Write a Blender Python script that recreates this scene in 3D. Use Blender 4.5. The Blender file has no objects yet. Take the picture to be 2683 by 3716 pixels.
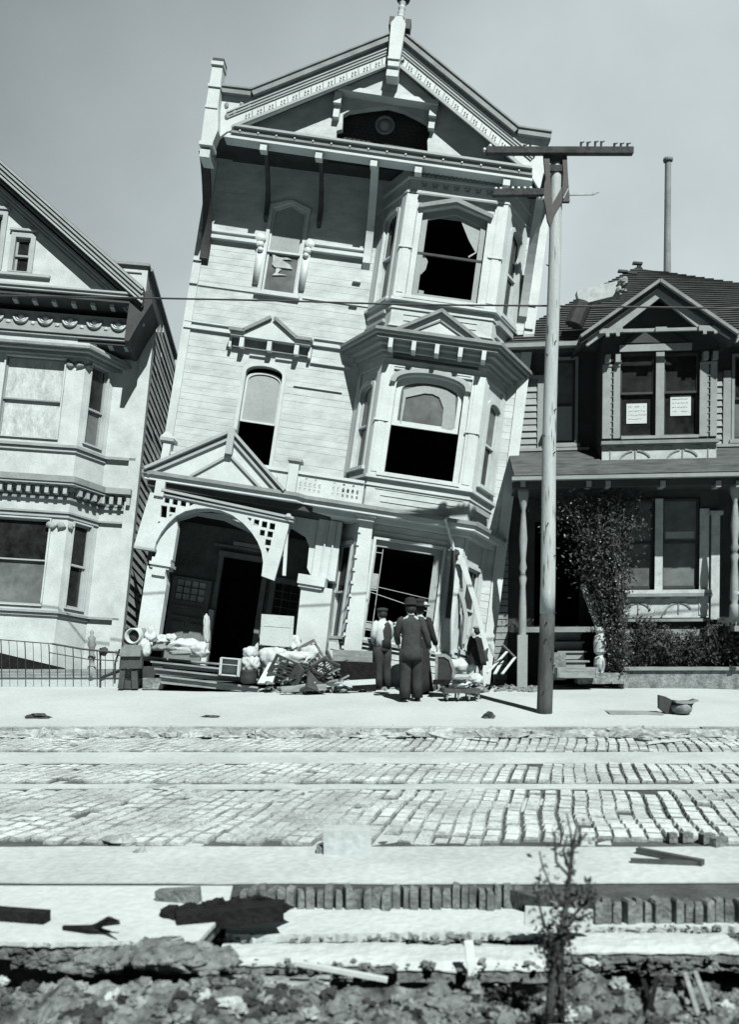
import bpy, bmesh, math, random
import numpy as np
from mathutils import Vector, noise
from mathutils.geometry import tessellate_polygon
random.seed(7)
R_ = math.radians
SC = bpy.context.scene
COL = SC.collection

# ---------------------------------------------------------------- camera
EYE = np.array([0.0, 0.0, 1.55]); FOC = 3238.0; CX = 1341.5; YH = 2293.0
cam_data = bpy.data.cameras.new("camera")
cam = bpy.data.objects.new("camera", cam_data); COL.objects.link(cam)
cam.location = EYE; cam.rotation_euler = (R_(90), 0, 0)
cam_data.sensor_fit = 'VERTICAL'; cam_data.sensor_height = 36.0
cam_data.lens = 36.0*FOC/3716.0
cam_data.shift_y = (YH-1858.0)/3716.0
cam_data.clip_end = 2000; cam_data.clip_start = .05
cam_data.dof.use_dof = True; cam_data.dof.focus_distance = 18.0; cam_data.dof.aperture_fstop = 1.8
SC.camera = cam

# ---------------------------------------------------------------- light
SUN_EL, SUN_AZ = 50.0, 21.0      # degrees; azimuth to the right of straight behind the camera
sun_data = bpy.data.lights.new("sun", 'SUN'); sun = bpy.data.objects.new("sun", sun_data); COL.objects.link(sun)
sun_data.energy = 5.0; sun_data.angle = R_(.5); sun_data.color = (1, .975, .93)
sdir = Vector((math.sin(R_(SUN_AZ))*math.cos(R_(SUN_EL)), -math.cos(R_(SUN_AZ))*math.cos(R_(SUN_EL)), math.sin(R_(SUN_EL))))
sun.rotation_euler = sdir.to_track_quat('Z', 'Y').to_euler()
world = bpy.data.worlds.new("World"); SC.world = world; world.use_nodes = True
nt = world.node_tree; nt.nodes.clear()
wo = nt.nodes.new('ShaderNodeOutputWorld'); bg = nt.nodes.new('ShaderNodeBackground')
sky = nt.nodes.new('ShaderNodeTexSky'); sky.sky_type = 'NISHITA'; sky.sun_disc = False
sky.sun_elevation = R_(SUN_EL); sky.sun_rotation = R_(180-SUN_AZ); sky.dust_density = 6.0; sky.air_density = 1.0; sky.ozone_density = 1.0
bw = nt.nodes.new('ShaderNodeRGBToBW'); nt.links.new(sky.outputs[0], bw.inputs[0])
tc = nt.nodes.new('ShaderNodeTexCoord'); sep = nt.nodes.new('ShaderNodeSeparateXYZ'); nt.links.new(tc.outputs['Generated'], sep.inputs[0])
# sky kept bright ahead, dimmed overhead and behind to cut fill light
mr = nt.nodes.new('ShaderNodeMapRange'); mr.inputs['From Min'].default_value = .62; mr.inputs['From Max'].default_value = .95
mr.inputs['To Min'].default_value = 1.0; mr.inputs['To Max'].default_value = .2; nt.links.new(sep.outputs['Z'], mr.inputs['Value'])
mry = nt.nodes.new('ShaderNodeMapRange'); mry.inputs['From Min'].default_value = .0; mry.inputs['From Max'].default_value = .7
mry.inputs['To Min'].default_value = .02; mry.inputs['To Max'].default_value = 1.0; nt.links.new(sep.outputs['Y'], mry.inputs['Value'])
nz = nt.nodes.new('ShaderNodeTexNoise'); nz.inputs['Scale'].default_value = 3.2; nz.inputs['Detail'].default_value = 8; nt.links.new(tc.outputs['Generated'], nz.inputs['Vector'])
mrn = nt.nodes.new('ShaderNodeMapRange'); mrn.inputs['From Min'].default_value = .3; mrn.inputs['From Max'].default_value = .7
mrn.inputs['To Min'].default_value = .80; mrn.inputs['To Max'].default_value = 1.1; nt.links.new(nz.outputs[0], mrn.inputs['Value'])
def mth(op, a, b):
    m = nt.nodes.new('ShaderNodeMath'); m.operation = op
    for i, s in enumerate((a, b)):
        if isinstance(s, (int, float)): m.inputs[i].default_value = s
        else: nt.links.new(s, m.inputs[i])
    return m.outputs[0]
pw = mth('POWER', bw.outputs[0], .25)
lum = mth('MULTIPLY', mth('MULTIPLY', mth('MULTIPLY', pw, mr.outputs[0]), mry.outputs[0]), mrn.outputs[0])
# darker clear patch of sky high on the left
dk = mth('SUBTRACT', mth('MULTIPLY', sep.outputs['Z'], .9), mth('MULTIPLY', sep.outputs['X'], .8))
mrd = nt.nodes.new('ShaderNodeMapRange'); mrd.inputs['From Min'].default_value = .30; mrd.inputs['From Max'].default_value = .80
mrd.inputs['To Min'].default_value = 1.05; mrd.inputs['To Max'].default_value = .46; nt.links.new(dk, mrd.inputs['Value'])
lum = mth('MULTIPLY', mth('MULTIPLY', lum, mrd.outputs[0]), 3.3)
tint = nt.nodes.new('ShaderNodeVectorMath'); tint.operation = 'SCALE'; tint.inputs[0].default_value = (.86, .975, 1.0); nt.links.new(lum, tint.inputs['Scale'])
nt.links.new(tint.outputs[0], bg.inputs['Color']); bg.inputs['Strength'].default_value = .12
nt.links.new(bg.outputs[0], wo.inputs['Surface'])
SC.view_settings.view_transform = 'Standard'; SC.view_settings.look = 'None'; SC.view_settings.gamma = 1
SC.cycles.max_bounces = 6; SC.cycles.diffuse_bounces = 1
SC.view_settings.exposure = .62

# ---------------------------------------------------------------- materials
TINT = (.85, .985, .995)
def mat(name, g, rough=.85, var=.12, scale=2.0, fine=40.0, bump=.0, spec=.2, stretch=(1, 1, 1), speck=0.0, tint=TINT):
    m = bpy.data.materials.new(name); m.use_nodes = True; t = m.node_tree; p = t.nodes['Principled BSDF']
    p.inputs['Roughness'].default_value = rough; p.inputs['Specular IOR Level'].default_value = spec
    c = t.nodes.new('ShaderNodeTexCoord'); mp = t.nodes.new('ShaderNodeMapping'); mp.inputs['Scale'].default_value = stretch
    t.links.new(c.outputs['Object'], mp.inputs[0])
    n1 = t.nodes.new('ShaderNodeTexNoise'); n1.inputs['Scale'].default_value = scale; n1.inputs['Detail'].default_value = 6; n1.inputs['Roughness'].default_value = .65
    n2 = t.nodes.new('ShaderNodeTexNoise'); n2.inputs['Scale'].default_value = fine; n2.inputs['Detail'].default_value = 3
    for n in (n1, n2): t.links.new(mp.outputs[0], n.inputs['Vector'])
    r1 = t.nodes.new('ShaderNodeValToRGB')
    a = max(0, g*(1-var*2)); b = g*(1+var)
    r1.color_ramp.elements[0].position = .3; r1.color_ramp.elements[1].position = .62
    r1.color_ramp.elements[0].color = (a*tint[0], a*tint[1], a*tint[2], 1); r1.color_ramp.elements[1].color = (b*tint[0], b*tint[1], b*tint[2], 1)
    t.links.new(n1.outputs[0], r1.inputs[0])
    mx = t.nodes.new('ShaderNodeMix'); mx.data_type = 'RGBA'; mx.blend_type = 'MULTIPLY'; mx.inputs[0].default_value = 1
    r2 = t.nodes.new('ShaderNodeMapRange'); r2.inputs['From Min'].default_value = .35; r2.inputs['From Max'].default_value = .65
    r2.inputs['To Min'].default_value = 1-max(var*.9, speck); r2.inputs['To Max'].default_value = 1.06
    t.links.new(n2.outputs[0], r2.inputs['Value']); t.links.new(r1.outputs[0], mx.inputs[6]); t.links.new(r2.outputs[0], mx.inputs[7])
    t.links.new(mx.outputs[2], p.inputs['Base Color'])
    if bump:
        bn = t.nodes.new('ShaderNodeBump'); bn.inputs['Strength'].default_value = bump; bn.inputs['Distance'].default_value = .02
        t.links.new(n2.outputs[0], bn.inputs['Height']); t.links.new(bn.outputs[0], p.inputs['Normal'])
    return m
MAT = dict(
    paint=mat('white_house_paint', .46, .6, .11, 2.2, 45, .2, stretch=(1, 1, 2)),
    trim=mat('white_trim_paint', .50, .5, .07, 1.5, 30, .08),
    fascia=mat('grey_fascia_paint', .22, .6, .12, 3, 30, .1),
    soffit=mat('soffit_shade_tone', .05, .7, .15, 3, 30, .1),  # dark tone puts the shade under eaves into the colour
    paint2=mat('pale_house_paint', .43, .6, .10, 2.0, 50, .2),
    trim2=mat('pale_grey_trim_paint', .32, .55, .06, 2, 30, .05),
    siding2=mat('grey_side_wall_paint', .48, .7, .15, 2, 30, .1),
    wall3=mat('dark_house_paint', .05, .7, .15, 2, 30, .1),
    trim3=mat('grey_trim_paint_of_dark_house', .26, .6, .08, 3, 30, .08),
    pale3=mat('pale_panel_paint', .42, .6, .12, 5, 40, .1),
    roof3=mat('weathered_roof_shingles', .085, .9, .25, 2.5, 40, .5, stretch=(1, 1, 5)),
    roof=mat('dark_roofing', .07, .9, .2, 3, 40, .4),
    inside=mat('dark_interior', .012, .95, .3, 2, 10),  # near-black colour stands for the gloom of unlit rooms
    glass=mat('dark_window_glass', .02, .12, .3, 1.5, 6, spec=.5),
    shade=mat('grey_window_shade', .30, .8, .07, 1.2, 20, .05),
    lace=mat('lace_curtain', .42, .8, .16, 3, 14, .1, stretch=(2.5, 2.5, 1)),
    grime=mat('dusty_window_glass', .13, .25, .22, .9, 6, spec=.5),
    paper=mat('white_paper', .5, .7, .02, 4, 30),
    ink=mat('ink', .05, .7, .1),
    door=mat('grey_painted_door', .17, .6, .12, 3, 30, .1),
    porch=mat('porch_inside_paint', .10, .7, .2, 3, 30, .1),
    pole=mat('weathered_pole_wood', .44, .85, .12, 1.4, 25, .5, stretch=(6, 6, .5)),
    tar=mat('dark_painted_pole_base', .075, .8, .25, 2.2, 25, .5, stretch=(4, 4, .7)),
    iron=mat('dark_iron', .035, .6, .2, 6, 40, .1, spec=.4),
    arm=mat('creosoted_crossarm_wood', .05, .8, .3, 5, 40, .3),
    porcelain=mat('glass_insulator', .6, .25, .1, 6, 20, spec=.5),
    walk=mat('pale_sidewalk_concrete', .42, .9, .06, .5, 22, .25, speck=.07),
    dust=mat('pale_road_dust', .42, .95, .10, .8, 18, .5, speck=.10),
    sand=mat('white_sand', .46, .95, .07, .9, 20, .5),
    soil=mat('dark_soil', .05, .95, .4, 3, 30, .8),
    joint=mat('grit_between_blocks', .075, .95, .2, 4, 40, .5),
    sides=mat('grimy_shaded_block_edges', .31, .95, .3, 2.5, 40, .5),  # joint grime and edge shading both put into this darker colour
    kerb=mat('worn_kerb_stone', .32, .9, .25, 2.5, 20, .5),
    basalt=mat('dusty_basalt_block', .48, .9, .26, 1.0, 22, .6, speck=.15),
    edge=mat('basalt_block_side', .17, .9, .3, 8, 40, .7),
    stone=mat('broken_stone', .21, .95, .3, 6, 30, .9, speck=.2),
    rubble=mat('rubble_mix', .14, .95, .45, 5, 22, 1.0, speck=.3),
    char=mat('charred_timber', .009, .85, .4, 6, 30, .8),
    wood=mat('weathered_plank_wood', .26, .85, .2, 3, 30, .4, stretch=(1, 5, 5)),
    darkwood=mat('dark_furniture_wood', .06, .5, .2, 5, 30, .1, spec=.4),
    white=mat('white_cloth', .44, .9, .04, 4, 30, .3),
    greycloth=mat('grey_cloth', .2, .9, .1, 6, 30, .3),
    coat=mat('dark_wool_coat', .035, .95, .15, 12, 60, .2),
    coatgrey=mat('charcoal_wool_jacket', .045, .95, .15, 12, 60, .2),
    black=mat('black_wool', .022, .95, .15, 12, 60, .2),
    trousers=mat('grey_wool_trousers', .035, .95, .2, 8, 60, .2),
    skin=mat('skin', .42, .6, .05, 10, 60),
    hair=mat('dark_hair', .03, .7, .2, 20, 80),
    leaf=mat('dark_leaves', .055, .7, .5, 6, 30),
    leafpale=mat('pale_leaves', .19, .7, .5, 9, 40),
    bark=mat('bark', .06, .9, .3, 8, 40, .5),
)

# ---------------------------------------------------------------- frames and mesh builder
CROP = dict(D=(0, 0, .6105), S=(0, 0, 1), Z1=(680, 0, 2.0475), Z2=(1300, 0, 1.56), Z3=(680, 500, 2.0475), Z4=(1250, 500, 2.0475),
            Z5=(680, 1050, 2.0475), Z6=(1200, 1050, 2.0475), Z7=(420, 1700, 2.0475), Z8=(1050, 1750, 1.927),
            L1=(0, 550, 2.34), L2=(0, 1200, 2.34), L3=(0, 1800, 2.34), R1=(1850, 850, 1.966), R2=(1800, 1600, 1.855),
            X=(1700, 480, 2.52), P=(1300, 2150, 2.978), S1=(400, 2200, 2.978), S2=(850, 2200, 3.276),
            G1=(0, 2450, 1.2224), G2=(1340, 2450, 1.2197), G3=(0, 2950, 1.2224), G4=(1340, 2900, 1.2197))
def src(c, x, y):
    a, b, s = CROP[c]; return a+x/s, b+y/s
class Frame:                                   # an oblique frame: U along the front, V up, N out of the wall
    def __init__(s, O, U, V, N=None):
        s.O = np.array(O, float); s.U = np.array(U, float); s.V = np.array(V, float)
        if N is None:
            s.U /= np.linalg.norm(s.U); s.V /= np.linalg.norm(s.V)
            n = np.cross(s.U, s.V); n /= np.linalg.norm(n); N = n if n[1] < 0 else -n
        s.N = np.array(N, float)
    def w(s, u, v, d=0): return s.O+u*s.U+v*s.V+d*s.N
    def p(s, c, x, y, d=0):                    # point of the plane at distance d in front of the wall seen at that place of the photo
        X, Y = src(c, x, y); r = np.array([(X-CX)/FOC, 1, -(Y-YH)/FOC])
        t, u, v = np.linalg.solve(np.array([r, -s.U, -s.V]).T, s.O+d*s.N-EYE); return float(u), float(v)
    def sub(s, u, d, u2, d2):                  # a vertical plane from (u,d) to (u2,d2)
        L = math.hypot(u2-u, d2-d); ca, sa = (u2-u)/L, (d2-d)/L
        return Frame(s.w(u, 0, d), ca*s.U+sa*s.N, s.V, -sa*s.U+ca*s.N)
    def flat(s): return Frame(s.O, s.U, s.N, s.V)          # plan frame: extrude upwards
    def side(s, u=0): return Frame(s.w(u, 0, 0), s.N, s.V, s.U)  # profile frame: extrude sideways
def pixel_frame(X, Y, dep, U, V):
    return Frame(EYE+dep*np.array([(X-CX)/FOC, 1, -(Y-YH)/FOC]), U, V)
def at(c, x, y, dep):
    X, Y = src(c, x, y); return EYE+dep*np.array([(X-CX)/FOC, 1, -(Y-YH)/FOC])
def walk_z(y): return .15+.052*(y-13.2)
def on_walk(c, x, y):
    X, Y = src(c, x, y); k = (Y-YH)/FOC
    t = (1.55-.15+.052*13.2)/(k+.052); return np.array([(X-CX)/FOC*t, t, walk_z(t)])
def on_flat(c, x, y, z=0.0):
    X, Y = src(c, x, y); t = (1.55-z)*FOC/(Y-YH); return np.array([(X-CX)/FOC*t, t, z])
def box_frame(p, rz=0, rx=0, ry=0):            # upright frame at a world point: U right, V up, N towards the camera
    from mathutils import Euler
    m = np.array(Euler((R_(rx), R_(ry), R_(rz))).to_matrix())
    return Frame(p, m[:, 0], m[:, 2], -m[:, 1])

EACH = set('step_bolt drying_crack wall bay_pilaster belt_course bay_moulding window_scroll hood_bracket bracket_block gutter_studs tie_beam_bracket dentil dentil_recess eave_bracket frieze_bracket rafter_end swag pilaster_capital cornice_bracket insulator insulator_pin leg brace_block picket batten balustrade balustrade_post post_capping hood_moulding ridge_tile string_course gable_window_cap parapet parapet_coping bay_trim porch_floor siding_panel lower_bay_trim lower_bay_moulding bay_apron_rail sill_course gutter bay_floor bay_cornice bay_roof_cornice sill_moulding sill_band bay_mid_cornice bay_mid_cornice_lip broken_pane frieze_moulding porch_railing rail door_frame bay_pediment pediment_moulding finial_bulb kneeler_ornament porch_side_column porch_column broken_bracket fallen_brick broken_brick gable_verge_board hanging_splinter column_blocks hat_plume stair_rail bargeboard_moulding rake_moulding bay_board_laps flower'.split())
class MB:
    def __init__(s, fr): s.fr = fr; s.v = []; s.f = []; s.pieces = []; s.smooth = False
    def use(s, fr): s.fr = fr; return s
    def add(s, pts, faces):
        b = len(s.v)
        for q in pts: s.v.append(s.fr.w(*q))
        fb = len(s.f); s.f += [[i+b for i in f] for f in faces]; s.pieces.append((b, len(s.v), fb, len(s.f))); return s
    def box(s, u0, u1, v0, v1, d0, d1):
        P = [(u, v, d) for d in (d0, d1) for v in (v0, v1) for u in (u0, u1)]
        return s.add(P, [(0, 1, 3, 2), (4, 6, 7, 5), (0, 4, 5, 1), (2, 3, 7, 6), (0, 2, 6, 4), (1, 5, 7, 3)])
    def plate(s, outer, d0, d1, holes=()):
        loops = [list(outer)]+[list(h) for h in holes]
        tris = tessellate_polygon([[Vector((a, b, 0)) for a, b in L] for L in loops])
        flatp = [q for L in loops for q in L]; n = len(flatp)
        P = [(a, b, d0) for a, b in flatp]+[(a, b, d1) for a, b in flatp]
        F = [tuple(t) for t in tris]+[tuple(i+n for i in reversed(t)) for t in tris]
        k = 0
        for L in loops:
            m = len(L)
            for i in range(m): j = (i+1) % m; F.append((k+i, k+j, k+j+n, k+i+n))
            k += m
        return s.add(P, F)
    def beam(s, p, q, w, d0, d1, off=0.0):      # a flat bar in the wall plane from p to q
        L = math.hypot(q[0]-p[0], q[1]-p[1]); nx, ny = -(q[1]-p[1])/L, (q[0]-p[0])/L
        if ny < 0: nx, ny = -nx, -ny
        a, b = off-w/2, off+w/2
        return s.plate([(p[0]+nx*a, p[1]+ny*a), (q[0]+nx*a, q[1]+ny*a), (q[0]+nx*b, q[1]+ny*b), (p[0]+nx*b, p[1]+ny*b)], d0, d1)
    def bar(s, p, q, w, h=None):                # a square bar between two 3-D points of the frame
        h = h or w; P = Vector(p); Q = Vector(q); t = (Q-P).normalized()
        a = t.cross(Vector((0, 0, 1))) if abs(t.z) < .9 else t.cross(Vector((0, 1, 0)))
        a.normalize(); b = t.cross(a); a *= w/2; b *= h/2
        pts = [tuple(X+sx*a+sy*b) for X in (P, Q) for sx, sy in ((-1, -1), (1, -1), (1, 1), (-1, 1))]
        return s.add(pts, [(0, 1, 2, 3), (7, 6, 5, 4), (0, 4, 5, 1), (1, 5, 6, 2), (2, 6, 7, 3), (3, 7, 4, 0)])
    def tube(s, path, rad, n=10, cap=True):
        rad = rad if isinstance(rad, (list, tuple)) else [rad]*len(path)
        pts = []; P = [Vector(p) for p in path]
        for i, q in enumerate(P):
            t = ((P[min(i+1, len(P)-1)]-P[max(i-1, 0)])).normalized()
            a = t.cross(Vector((0, 0, 1))) if abs(t.z) < .9 else t.cross(Vector((0, 1, 0)))
            a.normalize(); b = t.cross(a)
            pts += [tuple(q+float(rad[i])*(math.cos(k*2*math.pi/n)*a+math.sin(k*2*math.pi/n)*b)) for k in range(n)]
        F = [(i*n+k, i*n+(k+1) % n, (i+1)*n+(k+1) % n, (i+1)*n+k) for i in range(len(P)-1) for k in range(n)]
        if cap: F += [tuple(range(n)), tuple((len(P)-1)*n+k for k in reversed(range(n)))]
        return s.add(pts, F)
    def lathe(s, u, d, prof, n=14):             # prof: (radius, v)
        pts = []; 
        for r, v in prof: pts += [(u+r*math.cos(k*2*math.pi/n), v, d+r*math.sin(k*2*math.pi/n)) for k in range(n)]
        m = len(prof)
        F = [(i*n+k, i*n+(k+1) % n, (i+1)*n+(k+1) % n, (i+1)*n+k) for i in range(m-1) for k in range(n)]
        F += [tuple(range(n)), tuple((m-1)*n+k for k in reversed(range(n)))]
        return s.add(pts, F)
    def loft(s, rings, n=18, fold=0.0, seed=0):  # rings: (u, v, d, ru, rd)
        pts = []
        for i, (u, v, d, ru, rd) in enumerate(rings):
            for k in range(n):
                a = k*2*math.pi/n; f = 1+fold*1.3*noise.noise(Vector((math.cos(a)*2.2+seed, math.sin(a)*2.2, i*.35)))+fold*.9*noise.noise(Vector((math.cos(a)*5+seed, math.sin(a)*5, i*1.3)))
                pts.append((u+ru*f*math.cos(a), v, d+rd*f*math.sin(a)))
        m = len(rings)
        F = [(i*n+k, i*n+(k+1) % n, (i+1)*n+(k+1) % n, (i+1)*n+k) for i in range(m-1) for k in range(n)]
        F += [tuple(range(n)), tuple((m-1)*n+k for k in reversed(range(n)))]
        s.smooth = True; return s.add(pts, F)
    def blob(s, u, v, d, ru, rv, rd, rough=.15, n=14, seed=0.0, flatten=None, freq=1.6, crease=0.0):
        pts = []; m = n//2+1
        for i in range(m+1):
            th = math.pi*i/m
            for k in range(n):
                a = k*2*math.pi/n; q = Vector((math.sin(th)*math.cos(a), math.cos(th), math.sin(th)*math.sin(a)))
                f = 1+rough*2*noise.noise(q*freq+Vector((seed*7.3, seed*1.7, seed)))
                if crease:
                    w_ = Vector((seed*3.1, seed, 5)); g = q*2.6+.8*Vector((noise.noise(q*2+w_), noise.noise(q*2.3-w_), noise.noise(q*1.7+w_)))
                    f += crease*(abs(noise.noise(g+w_))*2-.35+.5*abs(noise.noise(g*2.3+w_)))
                y = q.y*f*rv
                if flatten is not None: y = max(y, flatten*rv)
                pts.append((u+q.x*f*ru, v+y, d+q.z*f*rd))
        F = [(i*n+k, i*n+(k+1) % n, (i+1)*n+(k+1) % n, (i+1)*n+k) for i in range(m) for k in range(n)]
        return s.add(pts, F)
    def clusters(s):
        idx = list(range(len(s.pieces))); V = np.array(s.v)
        B = [(V[a:b].min(0)-.003, V[a:b].max(0)+.003) for a, b, _, _ in s.pieces]
        par = idx[:]
        def f(i):
            while par[i] != i: i = par[i]
            return i
        for i in idx:
            for j in idx[:i]:
                if (B[i][0] <= B[j][1]).all() and (B[j][0] <= B[i][1]).all(): par[f(i)] = f(j)
        out = {}
        for i in idx: out.setdefault(f(i), []).append(i)
        return list(out.values())
    def build(s, name, material, parent=None, smooth=None):
        if parent is not None and name in EACH and len(s.pieces) > 1:
            first = None
            for cl in s.clusters():
                m = MB(s.fr); m.smooth = s.smooth
                for i in cl:
                    a, b, fa, fb = s.pieces[i]; o_ = len(m.v)-a; m.v += s.v[a:b]; m.f += [[k+o_ for k in q] for q in s.f[fa:fb]]
                o = m.build(name, material, parent, smooth); first = first or o
            return first
        root = parent
        while root is not None and root.parent is not None: root = root.parent
        off = np.array(root.location) if root is not None else (np.mean(np.array(s.v), 0) if s.v else np.zeros(3))
        if root is None: off[2] = min(q[2] for q in s.v)
        me = bpy.data.meshes.new(name); me.from_pydata([tuple(np.array(q)-off) for q in s.v], [], s.f)
        bm = bmesh.new(); bm.from_mesh(me)
        uvl = None
        bmesh.ops.recalc_face_normals(bm, faces=bm.faces); bm.to_mesh(me); bm.free()
        me.materials.append(MAT[material] if isinstance(material, str) else material)
        if smooth if smooth is not None else s.smooth:
            for p in me.polygons: p.use_smooth = True
        o = bpy.data.objects.new(name, me); COL.objects.link(o)
        if root is None: o.location = off
        else: o.parent = parent
        return o
def tag(o, label, cat, group=None, kind=None):
    if label: o['label'] = label
    if cat: o['category'] = cat
    if group: o['group'] = group
    if kind: o['kind'] = kind
    return o
def thing(name, loc, label, cat, group=None):
    o = bpy.data.objects.new(name, None); o.empty_display_size = .2; COL.objects.link(o); o.location = [float(a) for a in loc]
    return tag(o, label, cat, group)
def structure(name, mb, material):
    o = mb.build(name, material); o['kind'] = 'structure'; return o
WORLD = Frame((0, 0, 0), (1, 0, 0), (0, 0, 1), (0, -1, 0)); PLAN = Frame((0, 0, 0), (1, 0, 0), (0, 1, 0), (0, 0, 1)); WF = PLAN

def opening(u0, u1, v0, v1, kind='flat', rise=0.0):
    if kind == 'arch':
        L = [(u0, v0), (u1, v0)]; c = (u0+u1)/2; h = (u1-u0)/2
        L += [(c+h*math.cos(a), v1-rise+rise*math.sin(a)) for a in [math.pi*i/12 for i in range(13)]] if rise >= h*.8 else \
             [(c+h*math.cos(math.pi*i/12), v1-rise+rise*math.sin(math.pi*i/12)**.8) for i in range(13)]
        return L
    if kind == 'point': return [(u0, v0), (u1, v0), (u1, v1-rise), ((u0+u1)/2+.03, v1), ((u0+u1)/2-.03, v1), (u0, v1-rise)]
    return [(u0, v0), (u1, v0), (u1, v1), (u0, v1)]
def window(fr, par, u0, u1, v0, v1, d=0.0, kind='flat', rise=0.0, cas=.09, upper='glass', lower='glass', rail=None,
           trim='trim', sash='trim', sill=True, recess=.09, rw=.045, drop=0.0, label=None):
    m = MB(fr)
    m.plate(opening(u0-cas, u1+cas, v0-.02, v1+cas, kind, rise), d, d+.045, [opening(u0, u1, v0, v1, kind, rise)])
    if sill: m.box(u0-cas-.05, u1+cas+.05, v0-.10, v0-.025, d, d+.10)
    w = m.build('window', trim, par)
    if label: w['label'] = label
    rail = rail if rail is not None else (v0+v1)/2
    db = d-recess
    if upper != 'open':
        U0, U1, V0, V1 = u0+.003, u1-.003, rail-.02, v1-drop
        MB(fr).plate(opening(U0, U1, V0, V1, kind, rise), db-.02, db+.02, [opening(U0+rw, U1-rw, V0+rw, V1-rw, kind, rise)]).build('upper_sash', sash, w)
        nm = dict(glass='pane', grime='pane', shade='window_shade', lace='lace_curtain').get(upper, 'pane')
        MB(fr).plate(opening(U0+.01, U1-.01, V0+.01, V1-.01, kind, rise), db-.016, db-.006).build(nm, upper, w)
    if lower not in ('open', 'none'):
        U0, U1, V0, V1 = u0+.003, u1-.003, v0+.003, rail+.02
        MB(fr).plate(opening(U0, U1, V0, V1), db-.065, db-.025, [opening(U0+rw, U1-rw, V0+rw*1.5, V1-rw)]).build('lower_sash', sash, w)
        nm = dict(glass='pane', grime='pane', shade='window_shade', lace='lace_curtain').get(lower, 'pane')
        MB(fr).plate(opening(U0+.01, U1-.01, V0+.01, V1-.01), db-.058, db-.048).build(nm, lower, w)
    return w
def siding(mb, poly, holes, h, prot, v0, v1, d=0.0, jitter=.0):
    v = v0
    rnd = random.Random(3)
    def spans(L, y):
        xs = []
        for i in range(len(L)):
            (a, b), (c, e) = L[i], L[(i+1) % len(L)]
            if (b <= y) != (e <= y): xs.append(a+(y-b)*(c-a)/(e-b))
        xs.sort(); return list(zip(xs[::2], xs[1::2]))
    while v < v1-.01:
        t = min(v+h, v1); y = (v+t)/2; I = spans(poly, y)
        for H in holes:
            for a, b in spans(H, y)+spans(H, v+.01)+spans(H, t-.01):
                J = []
                for p, q in I:
                    if b <= p or a >= q: J.append((p, q))
                    else:
                        if a > p: J.append((p, a))
                        if b < q: J.append((b, q))
                I = J
        for p, q in I:
            if q-p < .02: continue
            # boards butt at random joints
            cuts = [p]; x = p+rnd.uniform(.6, 3.5)
            while x < q-.3: cuts.append(x); x += rnd.uniform(1.6, 3.6)
            cuts.append(q)
            for a, b in zip(cuts, cuts[1:]):
                j = prot*(1+rnd.uniform(-.35, .45)); e = rnd.uniform(0, jitter)
                mb.add([(a, v+e, d+j), (b-.002, v+e, d+j), (b-.002, t, d+.003), (a, t, d+.003), (a, v+e, d), (b-.002, v+e, d)],
                       [(0, 1, 2, 3), (4, 5, 1, 0), (0, 3, 4), (1, 5, 2)])
        v += h
    return mb

M = pixel_frame(1150, 2400, 19.3, (1, -.08, -.165), (.14, .09, 1))
Lf = pixel_frame(480, 2350, 19.3, (1, .08, -.055), (.065, .14, 1))
Rf = pixel_frame(2400, 2450, 19.5, (1, -.09, .005), (.009, 0, 1))
# ================================================================ GROUND
def fbm(x, y, s, o=4, sd=0.0):
    return noise.fractal(Vector((x*s+sd, y*s-sd, sd*.37)), .6, 2.1, o)
def edge_y(x): return 4.50+.05*noise.noise(Vector((x*2.1, 3, 1)))+.02*noise.noise(Vector((x*9, 7, 1)))
def ground_z(x, y):
    if y > 18.25: return .40 if y < 60 else .40-.002*(y-60)
    if y > 13.3: return walk_z(y)-.10
    if y > 5.6: return -.09
    if y > 5.02: return -.13 if x < .9 or y > 5.3 else -.45
    if y > 4.90: return -.6
    top = 4.24+.05*fbm(x, 1, 1.7, 2)-.16*min(1, max(0, (-.55-x)*3))
    zm = -.11+.11*fbm(x, y, 1.6, 4)+.03*fbm(x, y, 7, 3, 5)
    if y > top: 
        k = min(1, (y-top)/.10); return zm*(1-k)+(-.6)*k+.03*fbm(x, y, 6)
    return zm
def axis(a, b, st, far):
    L = list(np.arange(a, b+1e-6, st)); lo, hi = [], []; x, s = a, st*4
    while x > -far: x -= s; s *= 1.7; lo.append(x)
    x, s = b, st*4
    while x < far: x += s; s *= 1.7; hi.append(x)
    return sorted(lo)+L+hi
xs = axis(-3.6, 3.6, .03, 500)
ys = [-300, -80, -20, -5, 0, 1.5, 2.4]+list(np.arange(2.7, 5.08, .03))+[5.3, 5.55, 5.65, 8, 13.25, 13.35, 15, 18.2, 18.3, 22, 30, 60, 120, 300, 700]
g = MB(PLAN)
P = [(x, y, ground_z(x, y)) for y in ys for x in xs]; nx = len(xs)
g.add(P, [(j*nx+i, j*nx+i+1, (j+1)*nx+i+1, (j+1)*nx+i) for j in range(len(ys)-1) for i in range(nx-1)])
go = structure('ground', g, 'rubble')
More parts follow.
